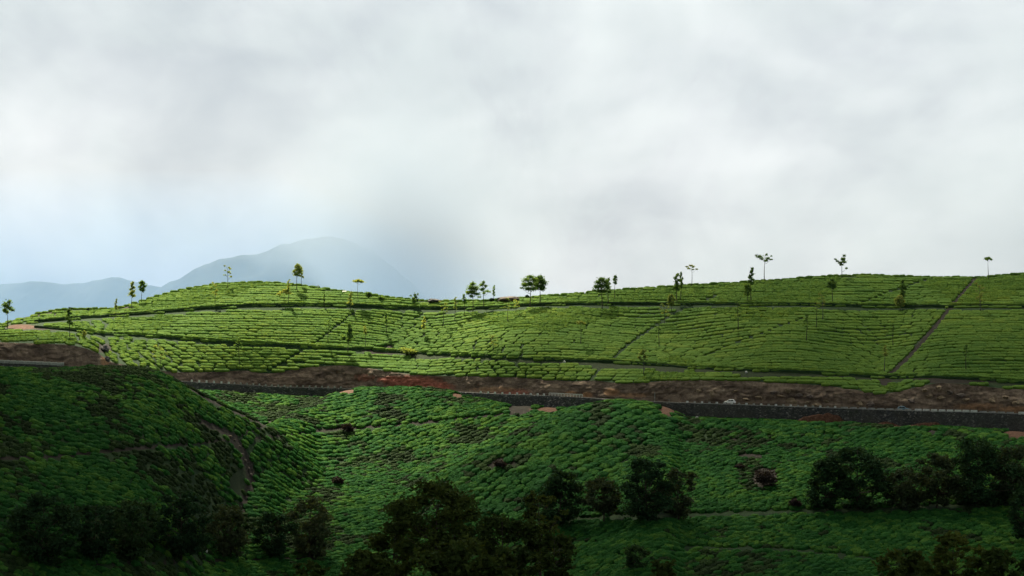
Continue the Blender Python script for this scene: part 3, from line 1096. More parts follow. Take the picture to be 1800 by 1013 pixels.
# angle of the rows, spacing along and across, disorder, bush size: west, middle, east spur
for hill, ang_d, a_step, b_step, jit, size in (('west', 30, 1.75, 1.85, .42, .80), ('middle', 44, 2.0, 2.05, .34, .93), ('east', 57, 2.75, 2.75, .26, 1.22), ('valley', 50, 1.9, 2.1, .35, .9)):
    ang = R(ang_d)
    ux, uy = math.cos(ang), math.sin(ang)
    n_ = 370
    A_, B_ = np.meshgrid(np.arange(-n_, n_) * a_step, np.arange(-n_, n_) * b_step)
    A_ = A_ + (np.arange(2 * n_)[:, None] % 2) * a_step * .5
    A_ = A_ + rng.normal(0, jit, A_.shape)
    B_ = B_ + rng.normal(0, jit * .7, B_.shape) + 1.6 * (fbm(A_ * .05, B_ * .05, 4, 2) - .5) * 2
    X_ = A_ * ux - B_ * uy
    Y_ = 610 + A_ * uy + B_ * ux
    m = (Y_ > 425) & (Y_ < 745) & (np.abs(X_) < 250)
    X_, Y_ = X_[m], Y_[m]
    px_ = 900 + X_ * F / Y_
    m = (px_ > -330) & (px_ < 2130) & (Y_ < road_c(px_, 2) - 1.9)
    X_, Y_, px_ = X_[m], Y_[m], px_[m]
    Z_ = lower_z(px_, Y_)
    py_ = HY - Z_ * F / Y_
    own = lower_owner(px_, Y_)
    m = (own == list(hills).index(hill)) & ~bare_mask(LOWER_PATHS, LOWER_BARE, px_, py_ - 2) & (py_ < 1120)
    X_, Y_, px_, py_, Z_ = X_[m], Y_[m], px_[m], py_[m], Z_[m]
    acc.append(np.stack([X_, Y_, px_, py_, Z_, np.full_like(X_, ang), np.full_like(X_, size)]))
X_, Y_, px_, py_, Z_, ANG, SIZE = np.concatenate(acc, 1)
worn = fbm(X_ * .07, Y_ * .07, 7, 4) - .06 + .12 * np.clip((700 - px_) / 300.0, 0, 1) + .07 * rng.normal(size=X_.shape) + .16 * np.exp(-((px_ - 870) / 75.0) ** 2 - ((py_ - 758) / 22.0) ** 2) + .10 * np.exp(-((px_ - 390) / 50.0) ** 2 - ((py_ - 840) / 45.0) ** 2)  # wear, plus dark pruned planting that stands in for shade in the fold
dzx = (lower_z(900 + (X_ + 1.5) * F / Y_, Y_) - lower_z(900 + (X_ - 1.5) * F / Y_, Y_)) / 3.0
dzy = (lower_z(900 + X_ * F / (Y_ + 1.5), Y_ + 1.5) - lower_z(900 + X_ * F / (Y_ - 1.5), Y_ - 1.5)) / 3.0
dzx, dzy = np.clip(dzx, -1, 1), np.clip(dzy, -1, 1)
lpts, lrots, lscl, lvar = [], [], [], []
for i in range(len(X_)):
    n = Vector((-dzx[i], -dzy[i], 1)).normalized()
    up = (n + Vector((0, 0, .25))).normalized()
    a = ANG[i] + random.uniform(-.28, .28)
    cut = worn[i] > .60
    t = Vector((math.cos(a), math.sin(a), math.cos(a) * dzx[i] + math.sin(a) * dzy[i]))
    s = SIZE[i] * random.uniform(.78, 1.2) * (.8 if cut else 1)
    lpts.append((X_[i], Y_[i], Z_[i] - .05))
    lrots.append(tuple(frame_euler(t, up)))
    lscl.append((1.55 * s, 1.20 * s, random.uniform(.70, 1.0) * (0.5 + 0.5 * s)))
    lvar.append(random.randrange(4, 6) if cut else random.randrange(4))
# which of them the photograph shows largest: in frame, not behind a nearer slope
TREE_BOXES = [(0, 870, 610, 1013), (640, 830, 1015, 1013), (930, 800, 1235, 925), (1415, 770, 1800, 905), (1500, 930, 1800, 1013)]
rank = []
for i in range(len(X_)):
    if lvar[i] > 3 or not (6 < px_[i] < 1794 and py_[i] < 1006):
        continue
    if any(a < px_[i] < c_ and b < py_[i] < d for a, b, c_, d in TREE_BOXES):
        continue
    rank.append((lscl[i][0] * lscl[i][1] * (F / Y_[i]) ** 2, i))
rank.sort(reverse=True)
chosen = []
for s_, i in rank:
    if len(chosen) >= 300:
        break
    yy = np.arange(Y_[i] - 45, Y_[i] - 3, 1.5)
    if (HY - lower_z(900 + X_[i] * F / Y_[i] + 0 * yy, yy) * F / yy < py_[i] - 2).any():
        continue
    chosen.append(i)
cs = set(chosen)
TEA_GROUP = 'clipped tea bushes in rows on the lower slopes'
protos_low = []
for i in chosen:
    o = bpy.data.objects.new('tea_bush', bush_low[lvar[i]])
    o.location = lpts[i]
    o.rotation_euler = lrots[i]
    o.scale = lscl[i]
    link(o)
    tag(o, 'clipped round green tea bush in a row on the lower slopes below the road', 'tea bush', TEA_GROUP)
for k in range(4):
    protos_low.append(next(o for o in bpy.data.objects if o.data is bush_low[k]))
for k in range(2):
    js = [i for i in range(len(X_)) if lvar[i] == 4 + k and 20 < px_[i] < 430 and 670 < py_[i] < 860]
    js = sorted(js, key=lambda i: -lscl[i][0] / Y_[i])[:40]
    for n_, j in enumerate(js):
        cs.add(j)
        o = bpy.data.objects.new('pruned_tea_bush', bush_cut[k])
        o.location, o.rotation_euler, o.scale = lpts[j], lrots[j], lscl[j]
        link(o)
        tag(o, 'hard-pruned brownish tea bush in a worn patch of the left hill', 'tea bush', 'pruned tea bushes of the left hill')
        if n_ == 0:
            protos_low.append(o)
rest = [i for i in range(len(X_)) if i not in cs]
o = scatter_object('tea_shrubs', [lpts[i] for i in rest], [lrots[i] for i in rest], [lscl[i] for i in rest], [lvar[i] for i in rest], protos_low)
tag(o, 'mass of clipped tea bushes covering the three lower hills below the road', 'tea', kind='stuff')
print('tea lower', len(rest), 'upper', len(UP[0]))
protos_high = []
for k in range(4):
    o = bpy.data.objects.new('tea_hedge', bush_high[k])
    j = next(i for i in range(len(UP[0])) if UP[3][i] == k and 800 < 900 + UP[0][i][0] * F / UP[0][i][1] < 1100)
    o.location, o.rotation_euler, o.scale = UP[0][j], UP[1][j], UP[2][j]
    for q in UP:
        q.pop(j)
    link(o)
    tag(o, 'length of clipped tea hedge in the rows above the road', 'tea hedge', 'tea hedges in the rows above the road')
    protos_high.append(o)
order = sorted((i for i in range(len(UP[0])) if 20 < 900 + UP[0][i][0] * F / UP[0][i][1] < 1780 and UP[0][i][1] < 775), key=lambda i: -UP[2][i][0] * UP[2][i][1] / UP[0][i][1] ** 2)[:296]
for i in order:
    o = protos_high[UP[3][i]].copy()
    o.location, o.rotation_euler, o.scale = UP[0][i], UP[1][i], UP[2][i]
    link(o)
took = set(order)
UP = tuple([q[i] for i in range(len(q)) if i not in took] for q in UP)
o = scatter_object('tea_rows', UP[0], UP[1], UP[2], UP[3], protos_high)
tag(o, 'bright green rows of tea across the hillside above the road', 'tea', kind='stuff')


# low cut faces along the upper side of the paths
for pth, dy, hgt in ((UPPER_PATHS[0][0], -2.4, 1.0), (UPPER_PATHS[1][0], -2.2, .75), (UPPER_PATHS[2][0], -2.6, .8)):
    f_ = smooth_curve(pth, 3, 6)
    xx = np.arange(max(60, pth[0][0]), pth[-1][0] - 6, 3.0)
    yy = f_(xx) + dy + .8 * (fbm(xx * .05, 0 * xx, 3, 3) - .5) * 2
    hh = hgt * (.55 + .9 * fbm(xx * .03, 0 * xx, 8, 3))
    Xp, Yp, Zp = upper_pt(xx, yy)
    g_ = [(Yp - .25, Zp - .8), (Yp - .2, Zp - .1), (Yp - .05 + .1 * fbm(xx * .3, 0 * xx, 2, 2), Zp + hh * .6), (Yp + .1, Zp + hh), (Yp + 1.6, Zp + hh * .8), (Yp + 2.4, Zp + .1)]
    o = grid_object('terrace_bank', np.stack([Xp * q / Yp for q, _ in g_]), np.stack([q for q, _ in g_]), np.stack([z_ for _, z_ in g_]), M['soil'])
    tag(o, kind='structure')

# ------------------------------------------------------------------ trees
def leaf_cloud(mb, r, centre, rad, count, size, squash=0.75, mi=0):
    for _ in range(count):
        d = Vector((r.gauss(0, 1), r.gauss(0, 1), r.gauss(0, 1))).normalized()
        k = min(1.5, abs(r.gauss(0, .42)) + .35 * r.random())
        c = Vector(centre) + Vector((d.x * rad[0], d.y * rad[1], d.z * rad[2])) * k
        u = Vector((r.gauss(0, 1), r.gauss(0, 1), r.gauss(0, .5))).normalized()
        w = u.cross(Vector((r.gauss(0, 1), r.gauss(0, 1), r.gauss(0, 1)))).normalized()
        s = size * r.uniform(.6, 1.35)
        u, w = u * s, w * s * .6
        mb.add([tuple(c - u), tuple(c - w), tuple(c + u * .9), tuple(c + w)], [(0, 1, 2, 3)], mi)


def tree(name, base, height, width, style, leaf, label, cat, group, seed, crown_frac=0.5, density=1.0, leafsize=0.34, lean=0.0, bark='bark', clumps=None):
    """tapered trunk with limbs (trunk), leaf clumps spread through the crown (crown)"""
    r = random.Random(seed)
    root = empty(name, base)
    tag(root, label, cat, group)
    H, Wd = height, width / 2
    ch = H * crown_frac
    zb = H - ch
    tr = MB()
    tilt = Vector((lean * H, r.uniform(-.03, .03) * H, 0))

    def axis(t):
        return Vector((tilt.x * t * t + .012 * H * math.sin(t * 5 + seed), tilt.y * t, H * t))
    r0 = max(0.12, H * 0.016)
    n = 7
    top = 0.93
    tr.tube([axis(top * k / n) - Vector((0, 0, 0.5 if k == 0 else 0)) for k in range(n + 1)], [r0 * (1.25 if k == 0 else 1 - .82 * k / n) for k in range(n + 1)], 6)
    cl = []
    if clumps is not None:
        for (cx, cz, rx, rz) in clumps:
            cl.append((Vector((cx * Wd * 2, r.uniform(-.4, .4) * Wd, cz * H)) , (rx * width, rx * width * .85, rz * H)))
    elif style == 'round':
        for k in range(11):
            t = k / 10
            a = k * 2.4 + r.random()
            rr = Wd * .58 * math.sin(math.pi * min(1, .15 + .8 * t)) * r.uniform(.6, 1.1)
            z = zb + ch * (.14 + .74 * t)
            s = Wd * r.uniform(.34, .5)
            cl.append((Vector((math.cos(a) * rr, math.sin(a) * rr, z)) + axis(z / H) - Vector((0, 0, axis(z / H).z)), (s, s, min(s * .8, ch * .3))))
    elif style == 'spire':
        for k in range(9):
            t = k / 8
            a = k * 2.4 + r.random()
            rr = Wd * .4 * (1.05 - .7 * abs(t - .35)) * r.uniform(.3, 1.1)
            z = zb + ch * (.08 + .86 * t)
            s = Wd * (0.62 - .3 * t) * r.uniform(.8, 1.15)
            cl.append((Vector((math.cos(a) * rr, math.sin(a) * rr, z)) + axis(z / H) - Vector((0, 0, axis(z / H).z)), (s, s, ch * .11)))
    elif style == 'umbrella':
        for k in range(9):
            a = k * 2.4
            rr = Wd * .62 * math.sqrt((k + .4) / 9)
            z = H * (.97 - .09 * (k / 9))
            s = Wd * r.uniform(.26, .36)
            cl.append((Vector((math.cos(a) * rr, math.sin(a) * rr, z)) + axis(.95) - Vector((0, 0, axis(.95).z)), (s, s, H * .045)))
    elif style == 'sparse':
        for k in range(8):
            t = k / 7
            a = k * 2.2 + r.random() * 1.5
            rr = Wd * r.uniform(.3, .85)
            z = zb + ch * (.15 + .8 * t)
            s = Wd * r.uniform(.24, .38)
            cl.append((Vector((math.cos(a) * rr, math.sin(a) * rr, z)) + axis(z / H) - Vector((0, 0, axis(z / H).z)), (s, s, s * .55)))
    else:  # 'wood': a broad, uneven crown of many clumps
        m = 34
        lobes = [(r.uniform(0, 6.28), r.uniform(.25, .55), r.uniform(.25, .9)) for _ in range(4)]
        for k in range(m):
            t = (k + .5) / m
            a = k * 2.39996 + r.uniform(-.5, .5)
            prof = math.sin(math.pi * (0.10 + 0.80 * t)) ** .6
            bulge = 1 + sum(g_ * math.exp(-((t - tz_) / .18) ** 2) * max(0, math.cos(a - a0)) for a0, g_, tz_ in lobes) - .22
            rr = Wd * .78 * prof * bulge * math.sqrt(r.uniform(.15, 1))
            z = zb + ch * (.02 + .90 * t) + ch * r.uniform(-.05, .05)
            s = Wd * r.uniform(.16, .34)
            cl.append((Vector((math.cos(a) * rr, math.sin(a) * rr, z)) + axis(z / H) - Vector((0, 0, axis(z / H).z)), (s, s, s * r.uniform(.45, .75))))
    cr_ = MB()
    vol = 0
    for c_, rad in cl:
        tz = max(.25, min(.9, (c_.z - math.hypot(c_.x, c_.y) * .7) / H))
        p0 = axis(tz)
        mid = (p0 + c_) / 2 + Vector((0, 0, -.03 * H))
        rl = r0 * (1 - .8 * tz) * .6
        tr.tube([p0, mid, c_], [rl, rl * .7, rl * .25], 4)
        area = rad[0] * rad[1] + rad[0] * rad[2] * 2
        cnt = int(max(12, density * 5.2 * area / (leafsize ** 2)))
        leaf_cloud(cr_, r, c_, rad, min(cnt, 420), leafsize)
    tr.build('trunk', M[bark], root, smooth=True)
    cr_.build('crown', M[leaf], root)
    return root


SHADE = 'slim shade trees standing among the tea rows'
# column, base row, top row, crown width in px, style, leaf, crown fraction, density, label
SMALL = [
    (13, 577, 527, 25, 'c1', 'leaf_green', .62, 1.0, 'dark green tree beside the red dirt track at the far left end of the hill'),
    (122, 595, 543, 19, 'round', 'leaf_green', .6, .9, 'dark bushy shade tree on the left slope, right of the red dirt track'),
    (148, 598, 582, 12, 'round', 'leaf_pale', .7, .6, 'knee-high sapling between the dark bushy tree and the dark boulder on the left'),
    (204, 557, 526, 10, 'spire', 'leaf_pale', .6, .8, 'short narrow pale tree on the left skyline, left of the skyline pair'),
    (232, 545, 496, 18, 'spire', 'leaf_pale', .55, 1.1, 'paler left tree of the pair on the left skyline below the hazy mountain'),
    (249, 534, 494, 17, 'round', 'leaf_green', .5, 1.1, 'darker right tree of the pair on the left skyline below the hazy mountain'),
    (378, 537, 497, 18, 'sparse', 'leaf_pale', .6, .7, 'pale see-through tree just under the left crest, by the upper path'),
    (400, 507, 467, 17, 'sparse', 'leaf_pale', .58, 1.0, 'lone thin tree standing against the hazy mountain on the left crest'),
    (420, 642, 592, 18, 'c2', 'leaf_green', .55, .7, 'tall grey-green tree on the lowest left rows just above the cut bank'),
    (282, 643, 608, 26, 'sparse', 'leaf_pale', .75, .6, 'wide thin pale tree low on the left slope right of the dark boulder'),
    (522, 511, 465, 20, 'round', 'leaf_pale', .5, 1.4, 'bright yellow-green dense tree on the left crest, larger of two touching'),
    (530, 502, 467, 11, 'spire', 'leaf_pale', .55, .9, 'slimmer tree just behind the bright yellow-green tree on the left crest'),
    (507, 535, 492, 13, 'spire', 'leaf_pale', .6, .6, 'thin pale tree right behind the yellow leaning tree above the upper path'),
    (499, 536, 508, 23, 'c3', 'leaf_pale', .6, 1.0, 'low yellow leaning tree above the upper path on the left hill'),
    (570, 540, 517, 8, 'spire', 'leaf_green', .6, .5, 'tiny thin dark tree right above the upper path on the left hill'),
    (629, 532, 492, 26, 'umbrella', 'leaf_pale', .3, 1.3, 'flat umbrella-shaped tree on the skyline beside the small white hut'),
    (616, 545, 513, 14, 'spire', 'leaf_pale', .75, .7, 'fuzzy yellow tree in front of the umbrella-shaped tree'),
    (577, 603, 562, 17, 'sparse', 'leaf_green', .5, .9, 'dark small-crowned tree just left of the diagonal path on the left hill'),
    (612, 622, 568, 26, 'c4', 'leaf_green', .72, 1.3, 'large dark tree with a drooping left branch below the diagonal path'),
    (642, 612, 573, 9, 'spire', 'leaf_pale', .4, .8, 'slender tree right of the large dark tree with the drooping branch'),
    (679, 588, 549, 11, 'spire', 'leaf_green', .55, .8, 'narrow tree alone in the dip between the left hill and middle spur'),
    (745, 592, 559, 11, 'spire', 'leaf_pale', .6, .8, 'narrow pale tree at the left foot of the middle spur'),
    (729, 541, 515, 18, 'c5', 'leaf_green', .85, 1.1, 'ragged dark shrub-like tree breaking the skyline left of the flat dark rock'),
    (780, 574, 530, 20, 'sparse', 'leaf_pale', .5, .7, 'broad thin-crowned pale tree on the left flank of the middle spur'),
    (800, 566, 523, 9, 'spire', 'leaf_pale', .5, .7, 'very thin tree right of the broad pale tree on the middle spur'),
    (816, 558, 518, 14, 'spire', 'leaf_green', .4, .9, 'small-crowned tree just left of the tall dense skyline tree'),
    (831, 550, 496, 25, 'c6', 'leaf_green', .6, 1.4, 'tall dense green tree, left one of three on the saddle skyline'),
    (850, 543, 494, 20, 'c7', 'leaf_green', .55, 1.0, 'open-crowned tree with side twig, middle one of three on the saddle skyline'),
    (868, 528, 500, 9, 'spire', 'leaf_green', .65, .7, 'smallest thin tree of the saddle skyline, left of the brown rock'),
    (893, 568, 525, 14, 'sparse', 'leaf_pale', .5, .6, 'pale ghostly tree below the brown rock, taller of two'),
    (907, 553, 528, 13, 'sparse', 'leaf_pale', .5, .6, 'short pale tree below the brown rock, right of the taller ghostly one'),
    (932, 542, 484, 32, 'c8', 'leaf_green', .52, 1.7, 'big dark round tree right of the brown rock, left of a touching pair'),
    (949, 537, 486, 28, 'round', 'leaf_green', .5, 1.2, 'lighter open tree right of the brown rock, right of a touching pair'),
    (1058, 545, 488, 29, 'c8', 'leaf_green', .55, 1.8, 'darkest dense tree by the upper path in the centre of the hill'),
    (1069, 537, 490, 16, 'spire', 'leaf_green', .55, 1.2, 'narrow tree half hidden behind the darkest dense tree'),
    (1081, 528, 484, 12, 'round', 'leaf_green', .4, 1.1, 'small round-topped tree right of the darkest dense tree'),
    (867, 617, 588, 18, 'sparse', 'leaf_pale', .75, .6, 'faint pale sapling near the foot of the middle spur above the grassy track'),
    (1021, 606, 565, 24, 'umbrella', 'leaf_pale', .4, .6, 'faint flat-crowned pale tree in the middle of the dark spur rows'),
    (1131, 660, 614, 22, 'c2', 'leaf_pale', .5, .9, 'pale crooked tree on the strip of tea below the grassy track'),
    (1158, 612, 565, 15, 'sparse', 'leaf_green', .5, .6, 'thin tree just right of the central diagonal path, below its middle'),
    (1180, 549, 518, 20, 'round', 'leaf_pale', .65, .9, 'squat leafy tree by the crossing of upper path and central diagonal path'),
    (1168, 572, 535, 24, 'sparse', 'leaf_pale', .6, .5, 'very faint wide tree below the crossing of upper path and central diagonal'),
    (1190, 535, 482, 20, 'spire', 'leaf_green', .55, 1.4, 'leafier left tree of a touching pair above the central path crossing'),
    (1197, 530, 480, 13, 'spire', 'leaf_green', .55, 1.0, 'slimmer right tree of a touching pair above the central path crossing'),
    (1216, 505, 465, 22, 'c9', 'leaf_pale', .35, .9, 'thin see-through tree on the skyline with a wide wispy top'),
    (1297, 582, 530, 15, 'sparse', 'leaf_green', .4, .7, 'thin tall tree below the upper path in the middle of the right slope'),
    (1314, 535, 500, 20, 'round', 'leaf_green', .6, 1.3, 'short full tree in front of the taller narrow tree above the upper path'),
    (1320, 530, 472, 17, 'spire', 'leaf_green', .5, 1.3, 'taller narrow tree rising behind a short full tree above the upper path'),
    (1344, 495, 445, 28, 'c10', 'leaf_green', .35, 1.1, 'skyline tree with two separate leaf clumps on a bare stem'),
    (1418, 602, 555, 13, 'c2', 'leaf_green', .4, .7, 'small-topped thin tree on the crest of the right spur'),
    (1435, 578, 535, 14, 'sparse', 'leaf_green', .45, .6, 'faint thin tree at the top of the right spur, left of a paler one'),
    (1446, 565, 516, 19, 'sparse', 'leaf_pale', .5, .7, 'paler tree crossing the upper path above the right spur'),
    (1463, 535, 490, 21, 'c11', 'leaf_green', .45, 1.4, 'round dark tree above the upper path below the leaning skyline tree'),
    (1480, 490, 448, 25, 'c12', 'leaf_green', .55, 1.2, 'leaning dark skyline tree with a long left branch'),
    (1570, 610, 566, 12, 'sparse', 'leaf_green', .45, .5, 'faint slim tree in the hollow between right spur and brown diagonal path'),
    (1555, 655, 608, 14, 'spire', 'leaf_pale', .4, .6, 'thin pale tree at the foot of the brown diagonal path'),
    (1587, 536, 490, 19, 'round', 'leaf_green', .75, 1.5, 'dense dark egg-shaped tree just above the upper path on the right'),
    (1582, 545, 520, 24, 'round', 'leaf_pale', .8, .8, 'low pale bushy tree at the foot of the dense egg-shaped tree'),
    (1737, 493, 453, 20, 'umbrella', 'leaf_green', .45, 1.4, 'neat domed tree alone on the skyline at the far right'),
    (1723, 549, 498, 26, 'sparse', 'leaf_pale', .7, .8, 'wide pale ragged tree right of the brown diagonal path, below the domed tree'),
    (1698, 652, 605, 13, 'c2', 'leaf_green', .5, .8, 'crooked thin tree low on the right slope beyond the brown diagonal path'),
]
CL = {
    'c1': [(-.12, .80, .34, .13), (.1, .9, .22, .1), (-.2, .62, .22, .09), (.34, .62, .2, .06), (.12, .7, .28, .09), (-.05, .55, .2, .06)],
    'c2': [(.05, .92, .26, .07), (-.1, .82, .3, .08), (-.33, .68, .22, .06), (.12, .7, .22, .06), (-.18, .58, .2, .05), (.25, .58, .14, .04)],
    'c3': [(.1, .9, .28, .09), (-.1, .78, .32, .1), (-.34, .66, .22, .08), (.26, .7, .22, .08)],
    'c4': [(.08, .92, .17, .1), (.14, .76, .24, .12), (.18, .58, .26, .12), (.05, .44, .22, .09), (-.3, .50, .26, .09), (-.42, .58, .12, .06), (.05, .65, .25, .1)],
    'c5': [(0, .85, .16, .14), (.14, .7, .2, .12), (-.14, .6, .24, .14), (.3, .88, .09, .1), (-.4, .8, .12, .06), (.25, .5, .25, .14), (-.05, .4, .3, .12)],
    'c6': [(0, .92, .24, .08), (-.15, .80, .3, .1), (.2, .78, .28, .1), (-.3, .65, .24, .08), (0, .66, .34, .1), (.3, .60, .26, .05), (-.1, .53, .2, .05), (.44, .5, .16, .03)],
    'c7': [(0, .93, .18, .07), (-.2, .84, .26, .08), (.2, .8, .2, .08), (-.1, .68, .28, .08), (.3, .62, .2, .05), (.52, .6, .14, .025), (.05, .55, .18, .05)],
    'c8': [(0, .93, .25, .07), (-.2, .84, .28, .09), (.22, .85, .26, .09), (-.3, .70, .24, .08), (.3, .70, .26, .09), (0, .72, .34, .11), (-.14, .58, .26, .07), (.16, .57, .24, .07), (-.46, .60, .12, .03)],
    'c9': [(-.1, .93, .2, .05), (-.38, .88, .18, .04), (.12, .88, .18, .05), (.4, .78, .16, .03), (-.25, .8, .2, .04), (.08, .76, .14, .03)],
    'c10': [(-.32, .88, .24, .06), (-.5, .93, .1, .04), (-.2, .80, .16, .04), (.12, .95, .12, .05), (.22, .82, .18, .06), (.4, .78, .12, .03), (.08, .74, .16, .04), (.42, .9, .07, .025)],
    'c11': [(0, .92, .26, .07), (-.24, .82, .28, .08), (.2, .82, .28, .08), (-.05, .74, .36, .09), (-.34, .68, .18, .05), (.24, .66, .18, .05), (.05, .62, .18, .05)],
    'c12': [(.12, .94, .14, .07), (.06, .80, .22, .09), (.2, .68, .2, .07), (-.1, .66, .22, .06), (-.34, .72, .16, .035), (-.46, .80, .1, .03), (.34, .42, .14, .03), (.0, .58, .2, .05)],
}
for i, (px, pyb, pyt, cw, style, leaf, cf, dens, lab) in enumerate(SMALL):
    b = upper_pt(np.array(float(px)), np.array(float(max(pyb, float(ridge_c(px)) + .3))))
    b = tuple(float(q) for q in b)
    s = b[1] / F
    tree('shade_tree', b, (pyb - pyt) * s * 1.02, cw * s, style, leaf, lab, 'tree', SHADE, 100 + i, cf, dens, 0.30,
         lean=(.04 if px in (1480,) else random.uniform(-.015, .015)), bark='bark_pale' if leaf == 'leaf_pale' else 'bark', clumps=CL.get(style))

# shrubs on the upper hill
def shrub(name, px, pyb, w, h, leaf, label, seed, where=upper_pt, pieces=9, leafsize=.3):
    r = random.Random(seed)
    if where is upper_pt:
        b = tuple(float(q) for q in upper_pt(np.array(float(px)), np.array(float(pyb))))
    else:
        b = where(px, pyb)
    s = b[1] / F
    W_, H_ = w * s / 2, h * s
    root = empty(name, b)
    tag(root, label, 'shrub', None)
    st, fo = MB(), MB()
    for k in range(pieces):
        a = k * 2.4
        rr = W_ * .62 * math.sqrt((k + .3) / pieces)
        c_ = Vector((math.cos(a) * rr, math.sin(a) * rr, H_ * r.uniform(.35, .72)))
        st.tube([(0, 0, -.3), tuple(c_ * .5 + Vector((0, 0, -.1))), tuple(c_)], [.09, .06, .03], 4)
        leaf_cloud(fo, r, c_, (W_ * .42, W_ * .42, H_ * .32), int(60 + 30 * W_), leafsize)
    st.build('stem', M['bark'], root)
    fo.build('foliage', M[leaf], root)
    return root


shrub('shrub', 718, 625, 36, 16, 'leaf_pale', 'wide loose shrub at the end of the grassy track beside the middle spur', 11)
shrub('shrub', 648, 521, 14, 8, 'leaf_green', 'dark low shrub on the skyline right of the umbrella-shaped tree', 12)
shrub('shrub', 671, 527, 16, 6, 'leaf_green', 'low shrub on the skyline between the umbrella tree and the flat rock', 13)
shrub('shrub', 864, 531, 10, 7, 'leaf_dark', 'small dark shrub at the left end of the brown skyline rock', 14)
shrub('shrub', 927, 525, 8, 6, 'leaf_dark', 'small dark shrub at the right end of the brown skyline rock', 15)
shrub('shrub', 124, 546, 7, 6, 'leaf_dark', 'little dark bush on the far left skyline, left of two', 16, pieces=5)
shrub('shrub', 155, 546, 6, 5, 'leaf_dark', 'little dark bush on the far left skyline, right of two', 17, pieces=5)
shrub('dry_shrub', 1345, 858, 44, 34, 'leaf_dry', 'large purple-brown dry shrub among tea on the near right hill', 18, lower_hit, 14, .4)
shrub('dry_shrub', 880, 824, 30, 14, 'leaf_dry', 'low purple-brown dry shrub at the left flank of the near right hill', 19, lower_hit, 8, .4)
shrub('dry_shrub', 612, 760, 30, 15, 'leaf_dry', 'low purple-brown dry shrub beside the path on the middle hill', 20, lower_hit, 8, .4)
shrub('dry_shrub', 1398, 893, 26, 16, 'leaf_dry', 'dark dry shrub just above the grassy ledge, left of the dark grove', 21, lower_hit, 8, .4)
shrub('dry_shrub', 595, 853, 26, 14, 'leaf_dry', 'dark dry shrub low on the middle hill above the dark trees', 22, lower_hit, 8, .4)
shrub('dry_shrub', 1300, 826, 22, 9, 'leaf_dry', 'small flat dry shrub up-left of the large purple-brown one', 23, lower_hit, 7, .4)

# big dark trees: column, base row, distance (None: on the slope seen there), top row, crown width, leaf, label
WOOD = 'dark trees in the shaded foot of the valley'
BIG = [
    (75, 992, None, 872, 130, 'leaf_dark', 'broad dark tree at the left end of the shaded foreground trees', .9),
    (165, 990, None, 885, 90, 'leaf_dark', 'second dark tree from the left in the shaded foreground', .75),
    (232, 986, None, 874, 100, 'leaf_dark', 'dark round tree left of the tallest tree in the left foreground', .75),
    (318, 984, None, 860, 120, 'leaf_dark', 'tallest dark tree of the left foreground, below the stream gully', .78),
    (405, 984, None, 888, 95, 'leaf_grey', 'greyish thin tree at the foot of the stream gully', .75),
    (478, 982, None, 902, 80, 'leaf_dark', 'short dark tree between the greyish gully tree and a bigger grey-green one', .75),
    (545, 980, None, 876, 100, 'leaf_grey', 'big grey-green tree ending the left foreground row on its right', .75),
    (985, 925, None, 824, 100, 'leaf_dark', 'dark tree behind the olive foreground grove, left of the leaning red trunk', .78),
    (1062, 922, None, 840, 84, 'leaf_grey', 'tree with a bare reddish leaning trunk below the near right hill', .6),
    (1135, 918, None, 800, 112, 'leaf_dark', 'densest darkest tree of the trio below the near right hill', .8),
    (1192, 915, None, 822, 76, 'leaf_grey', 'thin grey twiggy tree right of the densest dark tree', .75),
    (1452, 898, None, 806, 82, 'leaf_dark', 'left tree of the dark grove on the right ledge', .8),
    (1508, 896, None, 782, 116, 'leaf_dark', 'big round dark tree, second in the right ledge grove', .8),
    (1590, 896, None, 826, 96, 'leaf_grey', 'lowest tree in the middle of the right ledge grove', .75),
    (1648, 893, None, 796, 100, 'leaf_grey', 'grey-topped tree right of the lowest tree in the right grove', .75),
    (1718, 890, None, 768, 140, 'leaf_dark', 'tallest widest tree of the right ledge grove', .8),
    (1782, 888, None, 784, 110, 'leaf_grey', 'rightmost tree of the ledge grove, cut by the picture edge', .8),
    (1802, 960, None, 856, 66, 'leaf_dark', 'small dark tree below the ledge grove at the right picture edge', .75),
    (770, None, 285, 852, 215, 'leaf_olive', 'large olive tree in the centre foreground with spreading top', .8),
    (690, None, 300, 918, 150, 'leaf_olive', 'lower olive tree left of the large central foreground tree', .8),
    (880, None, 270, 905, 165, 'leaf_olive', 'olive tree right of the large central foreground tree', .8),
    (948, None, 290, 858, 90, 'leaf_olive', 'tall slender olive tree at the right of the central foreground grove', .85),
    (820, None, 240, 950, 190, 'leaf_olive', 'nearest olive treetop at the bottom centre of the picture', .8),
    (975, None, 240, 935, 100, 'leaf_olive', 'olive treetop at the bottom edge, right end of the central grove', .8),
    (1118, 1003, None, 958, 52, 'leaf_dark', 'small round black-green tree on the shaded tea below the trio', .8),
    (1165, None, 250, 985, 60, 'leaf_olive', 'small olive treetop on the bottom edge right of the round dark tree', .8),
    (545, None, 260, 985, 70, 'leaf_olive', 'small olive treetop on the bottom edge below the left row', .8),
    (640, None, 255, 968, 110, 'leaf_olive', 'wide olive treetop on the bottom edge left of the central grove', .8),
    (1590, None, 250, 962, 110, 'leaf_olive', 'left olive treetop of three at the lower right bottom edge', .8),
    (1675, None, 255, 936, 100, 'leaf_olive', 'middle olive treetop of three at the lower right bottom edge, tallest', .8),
    (1755, None, 250, 965, 110, 'leaf_olive', 'right olive treetop of three at the lower right bottom edge', .8),
]
